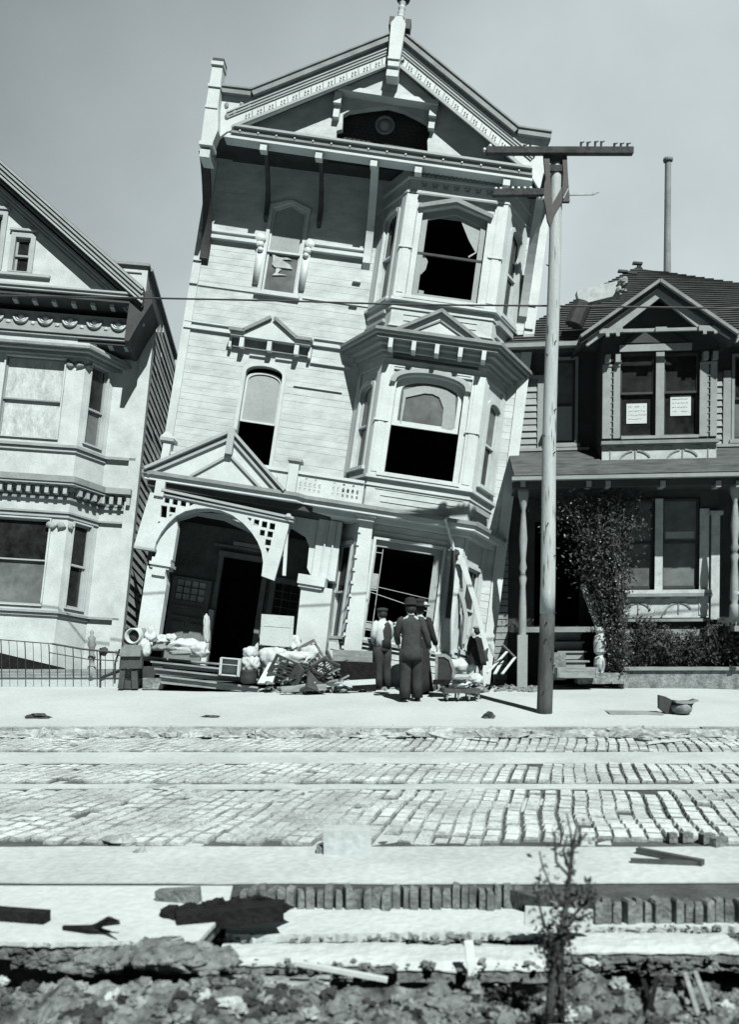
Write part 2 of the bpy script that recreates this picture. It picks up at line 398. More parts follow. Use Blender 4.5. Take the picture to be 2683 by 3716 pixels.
# road: dusty bed with the block paving on it
rd = MB(PLAN)
redge = [(-40, 5.46)]+[(x, 5.46+.02*noise.noise(Vector((x*3, 0, 5)))) for x in np.arange(-6, .95, .2)]+[(1.0, 5.22)]+[(x, 5.2+.02*noise.noise(Vector((x*3, 0, 5)))) for x in np.arange(1.1, 6, .2)]+[(40, 5.2)]
rd.plate(redge+[(40, 13.2), (-40, 13.2)], -.075, -.010)
structure('road', rd, 'joint')
ds = MB(PLAN); gx = np.arange(-9, 9.01, .07); gy = np.arange(6.2, 13.2, .07); ngx = len(gx)
ds.add([(x, y, -.018+.014*max(-1, min(1.1, 1.2*fbm(x, y, .6, 4, 4)+.9*fbm(x, y, 3, 3, 8)-.05*x))) for y in gy for x in gx], [(j*ngx+i, j*ngx+i+1, (j+1)*ngx+i+1, (j+1)*ngx+i) for j in range(len(gy)-1) for i in range(ngx-1)])
structure('road_dust_drift', ds, 'dust')
bl = MB(PLAN); bs_ = MB(PLAN); rb = random.Random(11)
ang = R_(12.3); ca, sa = math.cos(ang), math.sin(ang)
def block(mb, cx, cy, w, l, z0, z1, tz=(0, 0), ang=ang, side=None):
    c, s = math.cos(ang), math.sin(ang); pts = []
    for k, (ww, ll, z) in enumerate(((w, l, z0), (w, l, z1-.018), (w*.80, l*.86, z1))):
        for sx, sy in ((-1, -1), (1, -1), (1, 1), (-1, 1)):
            dx, dy = sx*ww/2*(1+rb.uniform(-.06, .06)), sy*ll/2*(1+rb.uniform(-.04, .04))
            pts.append((cx+c*dx+s*dy, cy-s*dx+c*dy, z+(tz[0]*dx+tz[1]*dy if k else 0)))
    if side is None: mb.add(pts, [(0, 1, 5, 4), (1, 2, 6, 5), (2, 3, 7, 6), (3, 0, 4, 7), (4, 5, 9, 8), (5, 6, 10, 9), (6, 7, 11, 10), (7, 4, 8, 11), (8, 9, 10, 11)])
    else:
        side.add(pts[:12], [(0, 1, 5, 4), (1, 2, 6, 5), (2, 3, 7, 6), (3, 0, 4, 7), (4, 5, 9, 8), (5, 6, 10, 9), (6, 7, 11, 10), (7, 4, 8, 11)])
        mb.add(pts[8:], [(0, 1, 2, 3)])
for (ya, yb) in ((6.45, 8.75), (9.05, 10.45), (11.45, 12.95)):
    nr = int((yb-ya)/ca/.185)+1
    for i in range(-75, 76):
        off = rb.uniform(0, .185); wob = .02*math.sin(i*.7)
        for j in range(-1, nr+1):
            l = .185; a = i*.138+wob; b = j*l+off
            x = a*ca+b*sa+(.13*(ya-7)); y = ya-a*0+b*ca
            x += .05*noise.noise(Vector((x*.5, y*1.1, 0)))
            if y < ya+.1 or y > yb-.08 or abs(x) > 9: continue
            nzv = fbm(x, y, .55, 3, 2)+.35*(fbm(x, y, 2.2, 2, 9))
            lift = .020+.008*max(-1.3, min(1, nzv*1.4+.1+.05*x))+rb.uniform(-.007, .006)
            if rb.random() < .03: lift -= .03
            block(bl, x, y, .120, .168, -.05, lift, (rb.uniform(-.04, .04), rb.uniform(-.03, .03)), ang*(1+rb.uniform(-.12, .12)), bs_)
structure('road_paving_blocks', bl, 'basalt'); structure('road_block_sides', bs_, 'sides')
# smooth dusty strips where the tramway and the carriage way run
for nm, (ya, yb, zz) in dict(road_track_strip_near=(8.78, 9.03, .010), road_track_strip_far=(10.48, 11.42, .010), road_dust_strip=(5.50, 6.42, .006)).items():
    t = MB(PLAN); n = 60
    lo = [(-30, ya)]+[(x, ya+.03*fbm(x, 1, 2, 3, ya)) for x in np.linspace(-8, 8, n)]+[(30, ya)]
    hi = [(30, yb)]+[(x, yb+.035*fbm(x, 2, 2, 3, yb)) for x in np.linspace(8, -8, n)]+[(-30, yb)]
    t.plate(lo+hi, -.003, zz); structure(nm, t, 'dust')
# exposed ends of the paving blocks along the broken edge
ed = MB(PLAN); x = -.78
while x < 3.6:
    y = 5.44 if x < 1.0 else 5.18; w = rb.uniform(.045, .068); l = rb.uniform(.06, .11); h = rb.uniform(.115, .15)
    block(ed, x+w/2, y-.02+rb.uniform(-.02, .016), w*.84, l, -.004-h, .004+rb.uniform(-.026, .012), (rb.uniform(-.4, .4), 0), rb.uniform(-.3, .3)); x += w+rb.uniform(0, .006)
structure('road_broken_edge', ed, 'edge')
# sidewalk, sloping up to the property line, with kerb
sw = MB(PLAN); rows = [13.25, 14.2, 15, 16, 17, 18.0, 18.28]; xw = list(np.linspace(-40, 40, 401)); n = len(xw); rows = [13.2499]+rows
sw.add([(x, y+(.05*fbm(x, 3, 1.4, 3) if y < 13.5 else 0), -.05 if y < 13.25 else walk_z(y)+.004+(.012 if y > 13.5 else 0)*fbm(x, y, .8, 2)) for y in rows for x in xw],
       [(j*n+i, j*n+i+1, (j+1)*n+i+1, (j+1)*n+i) for j in range(len(rows)-1) for i in range(n-1)])
structure('sidewalk', sw, 'walk')
kb = MB(PLAN); x = -14.0
while x < 14:
    l = rb.uniform(1.1, 2.0); kb.box(x, x+l-.015, 13.17+rb.uniform(-.03, .02), 13.40, -.06, .140+rb.uniform(-.012, .006)); x += l
structure('kerb', kb, 'kerb')
# heaps of dirt drifted against the kerb
dm = MB(PLAN)
for i in range(420):
    x = rb.uniform(-8, 8); dm.blob(x, 13.06+rb.uniform(-.16, .26), .03, rb.uniform(.05, .30), rb.uniform(.04, .12), rb.uniform(.02, .12), .35, 8, i)
dm = dm.build('kerb_dirt', 'kerb'); tag(dm, 'drifted dirt and grit heaped along the kerb', 'dirt', None, 'stuff')

# ---- broken crust of the near side of the street
def crust(name, pts, z0, z1, material, label, cat='slab', group='slabs of broken street crust'):
    o = MB(PLAN).plate(pts, z0, z1).build(name, material)
    return tag(o, label, cat, group)
def jag(xa, xb, y, amp, step=.06, sd=0):
    n = max(2, int(abs(xb-xa)/step)); return [(x, y(x)+amp*.5*noise.noise(Vector((x*6, sd, 2)))+amp*.7*noise.noise(Vector((x*21, sd, 5)))+amp*.5*noise.noise(Vector((x*55, sd, 8)))) for x in np.linspace(xa, xb, n*2)]
cr = MB(PLAN).plate([(-9, 5.47)]+jag(-9, -.86, lambda x: 4.46+.03*math.sin(x*2.1)+(.10*max(0, x+1.6)), .035, .05, 1)+[(-.80, 5.0), (-.84, 5.47)], -.028, -.006)
o = cr.build('street_crust', 'sand'); o['kind'] = 'structure'
cr = MB(PLAN).plate([(-9, 5.46)]+jag(-9, -.87, lambda x: 4.475+.03*math.sin(x*2.1)+(.10*max(0, x+1.6)), .035, .05, 1)+[(-.82, 5.0), (-.85, 5.46)], -.10, -.029)
o = cr.build('street_bedding', 'edge'); o['kind'] = 'structure'
cr = MB(PLAN).plate([(-.86, 5.42)]+jag(-.80, 3.8, lambda x: 4.96+.02*math.sin(x*3)-(0 if x < 1.2 else -.12), .05, .05, 2)+[(3.8, 5.14), (1.0, 5.14), (.95, 5.42)], -.17, -.125)
o = cr.build('sand_terrace', 'sand'); o['kind'] = 'structure'
def rough_sheet(fr, front, back, th, sd, nv=9, amp=.008):
    # lumpy slab between two ragged edges (front and back as matching point lists by fraction)
    m = MB(fr); n = 70
    def samp(L, t):
        k = t*(len(L)-1); i = min(int(k), len(L)-2); f = k-i; return (L[i][0]*(1-f)+L[i+1][0]*f, L[i][1]*(1-f)+L[i+1][1]*f)
    top = []; bot = []
    for j in range(nv+1):
        for i in range(n+1):
            a, b = samp(front, i/n), samp(back, i/n); t = j/nv; x, y = a[0]*(1-t)+b[0]*t, a[1]*(1-t)+b[1]*t
            e = min(1, 4*min(t, 1-t)+.15); z = amp*noise.fractal(Vector((x*4+sd, y*7, sd)), .7, 2.2, 5)*1.2-.012*(1-e)
            top.append((x, y, z)); bot.append((x, y-.0, -th-.03*abs(noise.noise(Vector((x*5, y*5, sd+9))))))
    P = top+bot; N = len(top); w = n+1
    F = [(j*w+i, j*w+i+1, (j+1)*w+i+1, (j+1)*w+i) for j in range(nv) for i in range(n)]; F += [tuple(q+N for q in f[::-1]) for f in F]
    F += [(i, i+1, i+1+N, i+N) for i in range(n)]+[(nv*w+i, nv*w+i+1, nv*w+i+1+N, nv*w+i+N) for i in range(n)]
    F += [(j*w, (j+1)*w, (j+1)*w+N, j*w+N) for j in range(nv)]+[(j*w+n, (j+1)*w+n, (j+1)*w+n+N, j*w+n+N) for j in range(nv)]
    return m.add(P, F)
def slab(xa, xb, ya, yb, z, th, label, sd, material='sand', tilt=0.0, rz=0):
    m = MB(box_frame(((xa+xb)/2, (ya+yb)/2, z), rz, tilt).flat())
    hx, hy = (xb-xa)/2, (yb-ya)/2
    lo = [(a, -b) for a, b in jag(-hx, hx, lambda x: -hy, .018, .05, sd)][::-1]; hi = [(a, -b) for a, b in jag(-hx, hx, lambda x: hy, .02, .06, sd+9)]
    t = thing('broken_slab', ((xa+xb)/2, (ya+yb)/2, z-th), label, 'slab', 'slabs of broken street crust')
    rough_sheet(box_frame(((xa+xb)/2, (ya+yb)/2, z), rz, tilt).flat(), lo[::-1], hi, .014, sd).build('crust', material, t)
    sh = lambda L, k: [(a*.995, b+k) for a, b in L]
    rough_sheet(box_frame(((xa+xb)/2, (ya+yb)/2, z-.016), rz, tilt).flat(), sh(lo[::-1], -.01), sh(hi, .01), th-.01, sd).build('bedding_layer', 'edge', t)
    return t
dh = MB(PLAN); rdh = random.Random(3)
for i in range(90):
    t = rdh.random(); x = -1.45+t*.75; dh.blob(x, 4.46+rdh.uniform(-.10, .06), -.10+.05*math.sin(t*math.pi)+rdh.uniform(-.03, .02), rdh.uniform(.03, .11), rdh.uniform(.03, .07), rdh.uniform(.02, .05), .35, 12, i, None, 2.2, .15)
tag(dh.build('dirt_heap', 'edge', None, True), 'low dark heap of earth below the forked branch and the charred timber', 'earth', None, 'stuff')
slab(-.80, .20, 4.60, 4.92, -.155, .05, 'long pale slab of street crust left of the leaning white stake', 1)
slab(.14, .95, 4.56, 4.93, -.165, .07, 'pale slab of street crust between the white stake and the sapling', 2)
slab(.98, 1.95, 4.62, 4.92, -.10, .06, 'thick white slab right of the sapling above the dark hollow', 3)
slab(1.96, 3.3, 4.52, 5.0, -.15, .08, 'grey slab of street crust at the far right edge', 4, 'kerb')
slab(-.85, -.2, 4.40, 4.60, -.20, .05, 'small sunken slab at the left end of the hollow, below the charred timber', 5, 'kerb', -6)
rlp = random.Random(17); lp = MB(PLAN)
for (xa, xb, yy, z0, z1, n_) in ((-3.0, -.75, 4.50, -.15, -.05, 420), (-.8, .95, 4.63, -.26, -.18, 260), (.98, 3.2, 4.64, -.22, -.14, 200), (-.75, 3.4, 4.99, -.20, -.14, 300), (1.0, 3.4, 5.19, -.26, -.15, 160)):
    for i in range(n_):
        rr0 = rlp.uniform(.008, .030); x = rlp.uniform(xa, xb)
        if noise.noise(Vector((x*3, yy, 1))) > -.15: lp.blob(x, yy+rlp.uniform(-.02, .03), rlp.uniform(z0, z1), rr0*1.5, rr0, rr0*.8, .4, 8, i*.7, None, 2.4)
tag(lp.build('edge_clods', 'rubble'), 'clods of soil and mortar clinging under the broken street crust', 'rubble', None, 'stuff')
# ================================================================ LEANING MAIN HOUSE
H = thing('leaning_house', M.w(-.3, -1.2, -2), 'tall white three storey wooden house with gable and bay, leaning sideways to the right', 'house')
UL, UR = -4.1, 3.72
RK = .572                                     # slope of the rake
APX = (0.0, 13.60)
F0, F1 = (.62, .85), (2.80, .85)              # front corners of the bay in plan
B0, B1 = (.02, 0.0), (3.30, 0.0)              # where the bay meets the wall
def bayplan(pr, m=0.0):
    return [(B0[0]-pr*1.1, m), (F0[0]-pr*.45, F0[1]+pr), (F1[0]+pr*.45, F1[1]+pr), (B1[0]+pr*1.1, m)]
w3l = (-2.48, -1.70, 8.07, 10.2); w2l = (-2.52, -1.68, 4.1, 6.33)
poly = [(UL, 3.0), (B0[0]+.1, 3.0), (B0[0]+.1, -.6), (UR, -.6), (UR, 11.0), (UL, 11.0)]
holes = [opening(*w3l, 'point', .16), opening(*w2l, 'arch', .2)]
holes += [opening(.35, 3.05, a, b) for a, b in ((7.5, 10.5), (3.5, 6.8), (.2, 2.9))]
w = MB(M).plate(poly, -.12, 0, holes)
siding(w, poly, [opening(w3l[0]-.1, w3l[1]+.1, w3l[2]-.1, w3l[3]+.1), opening(w2l[0]-.1, w2l[1]+.1, w2l[2]-.1, w2l[3]+.1)]+[[(B0[0]-.02, -1), (B1[0]+.02, -1), (B1[0]+.02, 12), (B0[0]-.02, 12)]], .155, .005, 3.0, 10.98, 0, .006)
siding(w, [(B1[0], -.6), (UR, -.6), (UR, 3.0), (B1[0], 3.0)], [], .155, .008, -.6, 3.0)
w.plate([(UL, 11.0), (UR, 11.0), (UR, 11.2), (3.0, 11.55), (0, 13.35), (-3.0, 11.55), (UL, 11.2)], -.12, 0)
# flanks and back
for u in (UL, UR-.12):
    w.box(u, u+.12, -.6 if u > 0 else -1.3, 11.4, -9.5, -.121)
w.box(UL, UR, -.6, 11.4, -9.6, -9.48)
w.build('wall', 'paint', H)
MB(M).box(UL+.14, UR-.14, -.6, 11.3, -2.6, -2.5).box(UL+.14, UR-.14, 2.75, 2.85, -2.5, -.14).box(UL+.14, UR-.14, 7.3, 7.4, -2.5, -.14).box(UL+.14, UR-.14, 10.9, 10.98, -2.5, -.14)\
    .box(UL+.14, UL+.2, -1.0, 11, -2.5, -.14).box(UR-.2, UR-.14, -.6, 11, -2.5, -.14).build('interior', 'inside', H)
# corner boards and belt courses
t = MB(M)
t.box(UL-.03, UL+.16, 3.0, 11.0, 0, .04).box(UR-.2, UR+.03, -.6, 11.0, 0, .04)
for a, b in ((UL, w3l[0]-.24), (w3l[1]+.24, B0[0]-.12)):
    t.box(a, b, 9.12, 9.20, .0, .11).box(a, b, 9.29, 9.34, .0, .08)
for a, b in ((UL, -2.98), (-1.1, B0[0]-.3)):
    t.box(a, b, 6.96, 7.02, .0, .07).box(a, b, 7.12, 7.15, .0, .05)
t.box(-1.1, -.2, 6.55, 6.60, 0, .06).box(-1.4, -.3, 5.98, 6.0, 0, .04)
t.box(UL, -2.6, 8.0, 8.04, 0, .03).box(-1.5, 0, 8.02, 8.06, 0, .03)
for u in (UL+.07, -.33, 3.62):
    for v in (8.0, 8.55): t.box(u-.09, u+.09, v, v+.05, 0, .08)
t.build('belt_course', 'trim', H)
# scroll brackets at the third floor window
sc = MB(M)
for sx, uc in ((-1, w3l[0]-.14), (1, w3l[1]+.14)):
    for k, (dv, r) in enumerate(((9.27, .13), (9.12, .10), (9.0, .075))):
        sc.blob(uc+sx*.02*(2-k), dv, .06, r, r*.9, .07, .12, 12, k+sx)
    sc.plate([(uc-.09, 9.05), (uc+.09, 9.05), (uc+.07, 8.2), (uc-.07, 8.2)], .0, .06)
sc.build('window_scroll', 'trim', H, True)
W3 = window(M, H, *w3l, kind='point', rise=.16, upper='shade', lower='grime', rail=9.04, cas=.08, recess=.03)
# torn white paper on the lower sash
def px(fr, c, pts, d): return [fr.p(c, x, y, d) for x, y in pts]
MB(M).plate(px(M, 'Z3', [(630, 850), (660, 880), (700, 890), (740, 890), (780, 905), (700, 905), (765, 945), (780, 975), (700, 965), (650, 960), (630, 940), (635, 900)], -.05), -.062, -.05)\
    .plate(px(M, 'Z3', [(660, 965), (700, 975), (670, 1005), (740, 1020), (630, 1020), (655, 1000)], -.05), -.062, -.052).build('torn_paper', 'lace', W3)
W2 = window(M, H, *w2l, kind='arch', rise=.2, upper='shade', lower='open', rail=5.06, cas=.08, drop=.11)
# pediment hood over the second floor window
h = MB(M)
h.plate([(-2.95, 6.86), (-1.13, 6.86), (-1.13, 6.93), (-1.46, 6.95), (-2.04, 7.32), (-2.62, 6.95), (-2.95, 6.93)], 0, .26)
hood = h.build('window_hood', 'trim', H)
h = MB(M)
for a, b in (((-2.98, 6.98), (-2.62, 6.98)), ((-2.66, 6.98), (-2.08, 7.36)), ((-2.0, 7.36), (-1.44, 6.98)), ((-1.46, 6.98), (-1.10, 6.98))): h.beam(a, b, .07, 0, .33)
h.box(-2.9, -1.18, 6.66, 6.86, 0, .10)
h.build('hood_moulding', 'fascia', hood)
h = MB(M)
for u in (-2.67, -2.04, -1.42): h.box(u-.05, u+.05, 6.62, 6.85, .1, .24)
for u in (-2.95, -1.13): h.plate([(u-.03, 6.86), (u-.03, 6.62), (u+.03, 6.62), (u+.03, 6.86)], .0, .16)
h.box(-2.5, -2.1, 6.53, 6.56, 0, .05).box(-1.9, -1.5, 6.53, 6.56, 0, .05)
h.build('hood_bracket', 'trim', hood)
# ---- roof, gable, bargeboards
def chain(off): return [(-3.72, 11.90+off), (-3.03, 11.90+off), (0, 13.64+off), (2.80, 11.76+off), (3.50, 11.74+off)]
rf = MB(M); rf.plate(chain(.02)+chain(-.09)[::-1], -9.8, 1.28)
roof = rf.build('roof', 'roof', H)
b = MB(M)
for (p, q) in zip(chain(0), chain(0)[1:]): b.beam(p, q, .12, 1.12, 1.32, -.07); b.beam(p, q, .035, 1.12, 1.35, .01)
b.build('roof_cornice', 'fascia', roof)
g_ = MB(M)      # gable wall set forward of the house wall, with the arched niche
nich = px(M, 'Z1', [(1105, 1075), (1110, 970), (1150, 960), (1158, 850), (1200, 825)], .85)+px(M, 'Z2', [(60, 612), (170, 600), (260, 625), (330, 660), (385, 690), (405, 725), (405, 770), (393, 795), (396, 885)], .85)
g_.plate([(-3.6, 11.12), (nich[0][0], 11.12)]+nich+[(nich[-1][0], 11.12), (3.35, 11.10), (.3, 13.28), (-.3, 13.28)], .72, .85)
g_.build('gable_wall', 'paint', H)
g_ = MB(M).box(-1.3, 1.0, 11.0, 12.55, .42, .48)
for r in range(16):
    for c in range(22):
        uu = -1.25+c*.105+(r % 2)*.052; vv = 11.15+r*.085
        g_.plate([(uu-.048, vv+.09), (uu-.048, vv+.03), (uu, vv), (uu+.048, vv+.03), (uu+.048, vv+.09)], .48, .502)
ni = g_.build('niche_shingles', 'wall3', H)
md = MB(Frame(M.w(-.14, 12.0, .50), M.U, M.N, -M.V))
md.lathe(0, 0, [(.22, 0), (.22, .05), (.17, .05), (.17, .02), (.12, .02), (.12, .07), (.05, .12)], 24)
md.build('medallion', 'trim3', ni, True)
ty = MB(M)      # boarded top of the gable with its tie beam
ty.plate([(-1.22, 12.36), (1.0, 12.28), (.02, 12.98), (-.12, 12.98)], 1.0, 1.07)
ty.build('gable_apex_board', 'paint', H)
ty = MB(M).beam((-1.26, 12.36), (1.02, 12.27), .10, .86, 1.10)
ty.build('tie_beam', 'trim', H)
br = MB(M)
for u in (-1.18, .93): br.box(u-.08, u+.08, 12.02 if u < 0 else 11.98, 12.28, .90, 1.06); br.box(u-.065, u+.065, 11.75, 12.1, .85, .98)
br.build('tie_beam_bracket', 'trim', H)
for sx, name in ((-1, 'l'), (1, 'r')):
    if sx < 0: TOP = [(0, 13.56), (-3.03, 11.82), (-3.72, 11.82)]; end = (-3.70, 10.83); bot0 = (-.06, 12.97); bot1 = (-3.40, 10.98)
    else: TOP = [(0, 13.56), (2.80, 11.68), (3.50, 11.66)]; end = (3.42, 10.62); bot0 = (.06, 12.97); bot1 = (3.10, 10.88)
    rake = Vector((TOP[1][0]-TOP[0][0], TOP[1][1]-TOP[0][1])); rl_ = rake.length; rt = rake/rl_; rn = Vector((-rt.y, rt.x)); rn = rn if rn.y < 0 else -rn
    holes = []; ncell = 13; o0 = .285
    total = (Vector(bot1)-Vector((TOP[0][0], TOP[0][1]))).length-.35
    for k in range(ncell):
        s0 = .24+k*(total-.3)/ncell; cw = (total-.3)/ncell
        c0 = Vector(TOP[0])+rt*s0+rn*o0
        def Q(a, bb): q = c0+rt*a+rn*bb; return (q.x, q.y)
        holes.append([Q(cw*.02, .015), Q(cw*.07, .015), Q(cw*.24, .15), Q(cw*.19, .15)])
        for (a, bb) in ((.36, .05), (.46, .105), (.60, .05), (.72, .105)):
            holes.append([Q(cw*a, bb), Q(cw*(a+.075), bb+.012), Q(cw*(a+.05), bb+.042), Q(cw*(a-.02), bb+.035)])
    bb_ = MB(M).plate([TOP[0], TOP[1], TOP[2], (end[0], end[1]), (end[0]-sx*.02, end[1]-.1), (bot1[0]+sx*.05, bot1[1]-.02), bot1, bot0], 1.12, 1.20)
    barge = bb_.build('bargeboard', 'trim', H)
    fw_ = MB(M)
    for hh in holes: fw_.plate(hh, 1.20, 1.215)
    fo_ = fw_.build('fretwork', 'fascia', barge)
    m_ = MB(M)
    def off(o, a=0, b_=0): 
        p = Vector(TOP[0])+rt*(.1+a)+rn*o; q = Vector(TOP[0])+rt*(total+.22-b_)+rn*o; return (p.x, p.y), (q.x, q.y)
    for o_, wd, pr in ((.14, .03, 1.24), (.20, .03, 1.23), (.255, .022, 1.225), (.46, .022, 1.225), (.505, .05, 1.25)):
        p, q = off(o_); m_.beam(p, q, wd, 1.20, pr)
    m_.build('bargeboard_moulding', 'trim2', barge)
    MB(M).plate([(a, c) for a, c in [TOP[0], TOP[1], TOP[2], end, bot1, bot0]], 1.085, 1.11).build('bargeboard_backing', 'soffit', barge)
# ornament on the kneeler panel (left)
kn = MB(M)
for a, c in ((-3.55, 11.55), (-3.35, 11.42), (-3.5, 11.3), (-3.22, 11.62), (-3.05, 11.60)): kn.blob(a, c, 1.21, .05, .07, .02, .2, 10, a)
kn.build('kneeler_ornament', 'fascia', H)
ps = MB(M)
ps.plate([(-3.93, 12.30), (-3.70, 12.30), (-3.66, 11.4), (-3.58, 10.83), (-3.66, 10.45), (-3.90, 10.42), (-3.93, 11.2)], 1.16, 1.42)
ps.box(-3.955, -3.68, 12.28, 12.36, 1.14, 1.46).box(-3.95, -3.66, 11.78, 11.84, 1.14, 1.45).box(-3.94, -3.66, 11.3, 11.35, 1.14, 1.44)
ps.box(-3.93, -3.63, 10.44, 10.52, 1.12, 1.46).box(-3.90, -3.68, 10.2, 10.38, 1.0, 1.40)
post = ps.build('kneeler_post', 'trim', H)
MB(M).box(-3.94, -3.69, 12.36, 12.45, 1.15, 1.43).build('post_cap', 'iron', post)
MB(M).lathe(-3.80, 1.30, [(.07, 10.52), (.11, 10.60), (.05, 10.70), (.01, 10.76)]).build('post_drop', 'trim', post)
fi = MB(M)
fi.plate([(-.14, 12.72), (.10, 12.72), (.12, 13.70), (.02, 13.86), (-.10, 13.86), (-.20, 13.70)], 1.18, 1.44)
fi.box(-.16, .10, 12.86, 12.90, 1.16, 1.47).box(-.15, .11, 12.52, 12.66, 1.14, 1.40)
fi.lathe(-.03, 1.3, [(.05, 13.84), (.09, 13.94), (.07, 13.98), (.08, 14.05), (.06, 14.08), (.08, 14.16), (.06, 14.2), (.085, 14.28)])
fin = fi.build('finial', 'trim', H)
MB(M).lathe(-.03, 1.3, [(.05, 14.28), (.14, 14.34), (.16, 14.42), (.08, 14.5), (.05, 14.66), (.02, 14.85)])\
    .box(-.25, -.15, 13.66, 13.86, 1.2, 1.42).box(.10, .22, 13.62, 13.84, 1.2, 1.42).build('finial_bulb', 'iron', fin, False)
# soffit and gutter
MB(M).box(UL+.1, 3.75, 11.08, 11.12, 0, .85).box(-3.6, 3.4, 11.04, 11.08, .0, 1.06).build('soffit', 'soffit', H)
gl, gr = M.p('Z1', 380, 970, 1.2), (3.32, 10.92)
gt = MB(M)
def gline(u): return 11.10-.022*(u+3.3)
gt.plate([(-3.25, gline(-3.25)), (3.15, gline(3.15)), (3.2, gline(3.2)-.05), (-3.3, gline(-3.3)-.05)], 1.06, 1.30)
gt.build('gutter_lip', 'trim2', H)
gt = MB(M).plate([(-3.3, gline(-3.3)-.05), (3.2, gline(3.2)-.05), (3.22, gline(3.2)-.165), (-3.35, gline(-3.3)-.165)], .95, 1.24)
gut = gt.build('gutter', 'fascia', H)
gt = MB(M)
for k in range(16):
    u = -3.15+k*.405; gt.box(u-.016, u+.016, gline(u)-.125, gline(u)-.095, 1.24, 1.262)
gt.build('gutter_studs', 'trim', gut)
MB(M).plate([(-3.42, gline(-3.3)-.165), (3.2, gline(3.2)-.165), (3.24, gline(3.2)-.26), (-3.50, gline(-3.3)-.26)], .92, 1.20).build('eave_moulding', 'trim', H)
# curved eave brackets, the dark ones coloured for the overhang's shade
def bracket(u, wd, vtop, vbot, dtop, mat_='trim', nm='eave_bracket', reach=1.05):
    m = MB(M.side(u-wd/2)); n = 12; outer = []; inner = []
    for k in range(n+1):
        t = k/n; v = vtop+(vbot-vtop)*t; d = .04+(dtop-.04)*(1-math.sin(t*math.pi/2)**.75)
        outer.append((d+.07, v)); inner.append((max(.0, d-.07), v))
    m.plate([(0, vbot-.12)]+outer[::-1]+[(0 if reach > 9 else dtop-.07, vtop)]+(inner[1:] if reach < 9 else []), 0, wd)
    return m.build(nm, mat_, H)
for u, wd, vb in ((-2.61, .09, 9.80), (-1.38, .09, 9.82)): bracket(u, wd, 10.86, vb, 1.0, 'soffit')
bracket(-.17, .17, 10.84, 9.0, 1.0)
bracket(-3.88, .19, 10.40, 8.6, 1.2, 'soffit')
bracket(3.45, .18, 10.40, 8.25, 1.2, 'trim2')
bl_ = MB(M)
for u in (-2.61, -1.38, -.17, .80, 2.70): bl_.box(u-.075, u+.075, gline(u)-.42, gline(u)-.262, 1.0, 1.17)
bl_.build('bracket_block', 'trim', H)
# ---- bay, three storeys
PL = M.flat()
FL = M.sub(*B0, *F0); FRt = M.sub(*F1, *B1); wl = math.dist(B0, F0); wr = math.dist(F1, B1)
w3 = (1.0, 2.42, 8.02, 10.12); w2 = (.95, 2.40, 4.12, 6.30); w1 = (.99, 2.40, .60, 2.68)
bw_ = MB(M)
bw_.plate([(F0[0], -.5), (F1[0], -.5), (F1[0], 10.95), (F0[0], 10.95)], .73, .85, [opening(*w3, 'point', .2), opening(*w2, 'arch', .26), opening(*w1)])
fw = dict(L=[(.28, .78, 8.0, 10.05), (.28, .78, 4.25, 6.1), (.28, .80, .5, 2.55)], R=[(.30, .80, 8.0, 9.95), (.30, .80, 4.25, 6.05), (.26, .84, .72, 2.45)])
for fr, wd, key in ((FL, wl, 'L'), (FRt, wr, 'R')):
    bw_.use(fr).plate([(0.003, -.5), (wd-.003, -.5), (wd-.003, 10.95), (.003, 10.95)], -.12, 0, [opening(*q, 'flat' if i == 2 else 'arch', 0 if i == 2 else .16) for i, q in enumerate(fw[key])])
for v in (6.55, 3.55, 7.30, 7.42, 7.60, 3.32):
    pass
bay = bw_.build('bay_wall', 'paint', H)
MB(PL).plate(bayplan(-.14), 10.6, 10.66).plate(bayplan(-.14), 7.4, 7.46).plate(bayplan(-.14), 3.35, 3.41).build('bay_floor', 'inside', bay)
# windows of the bay
B3 = window(M, H, *w3, d=.85, kind='point', rise=.2, upper='open', lower='open', cas=.12, recess=.1, label='third floor bay window with broken glass')
fr_ = MB(M)
fr_.plate(opening(1.003, 2.417, 8.023, 10.117, 'point', .2), .74, .79, [opening(1.12, 2.28, 8.12, 9.98, 'point', .19)])
fr_.build('sash_frame', 'shade', B3)
MB(M).beam((1.0, 9.02), (2.42, 9.00), .05, .75, .80).build('meeting_rail', 'wall3', B3)
gs = MB(M)
gs.plate([M.p('Z4', x, y, .755) for x, y in [(870, 622), (930, 607), (1020, 645), (985, 855), (925, 892), (922, 880), (975, 850), (925, 760)]], .75, .757)
gs.plate([M.p('Z4', x, y, .755) for x, y in [(595, 860), (622, 920), (605, 980), (570, 1015), (545, 1000), (560, 870)]], .75, .757)
gs.plate([M.p('Z4', x, y, .755) for x, y in [(555, 1130), (592, 1138), (585, 1185), (548, 1180)]], .75, .757)
gs.build('broken_pane', 'shade', B3)
B2 = window(M, H, *w2, d=.85, kind='arch', rise=.26, upper='grime', lower='open', rail=5.20, cas=.10, recess=.09, rw=.11)
MB(M).plate([M.p('Z6', x, y, .80) for x, y in [(530, 860), (545, 745), (640, 720), (740, 712), (840, 735), (930, 790), (925, 1030), (895, 1045), (825, 1030), (840, 880), (810, 800), (760, 775), (700, 770), (560, 800), (525, 1000), (515, 985)]], .775, .782).build('drawn_curtain', 'shade', B2)
B1w = window(M, H, *w1, d=.85, upper='open', lower='open', cas=.06, recess=.1, label='empty ground floor bay window opening')
f1 = MB(M).plate([(w1[0], w1[2]), (w1[1], w1[2]), (w1[1], w1[3]), (w1[0], w1[3])], .73, .80, [[(w1[0]+.02, w1[2]+.03), (w1[1]-.17, w1[2]+.03), (w1[1]-.17, w1[3]-.13), (w1[0]+.02, w1[3]-.13)]])
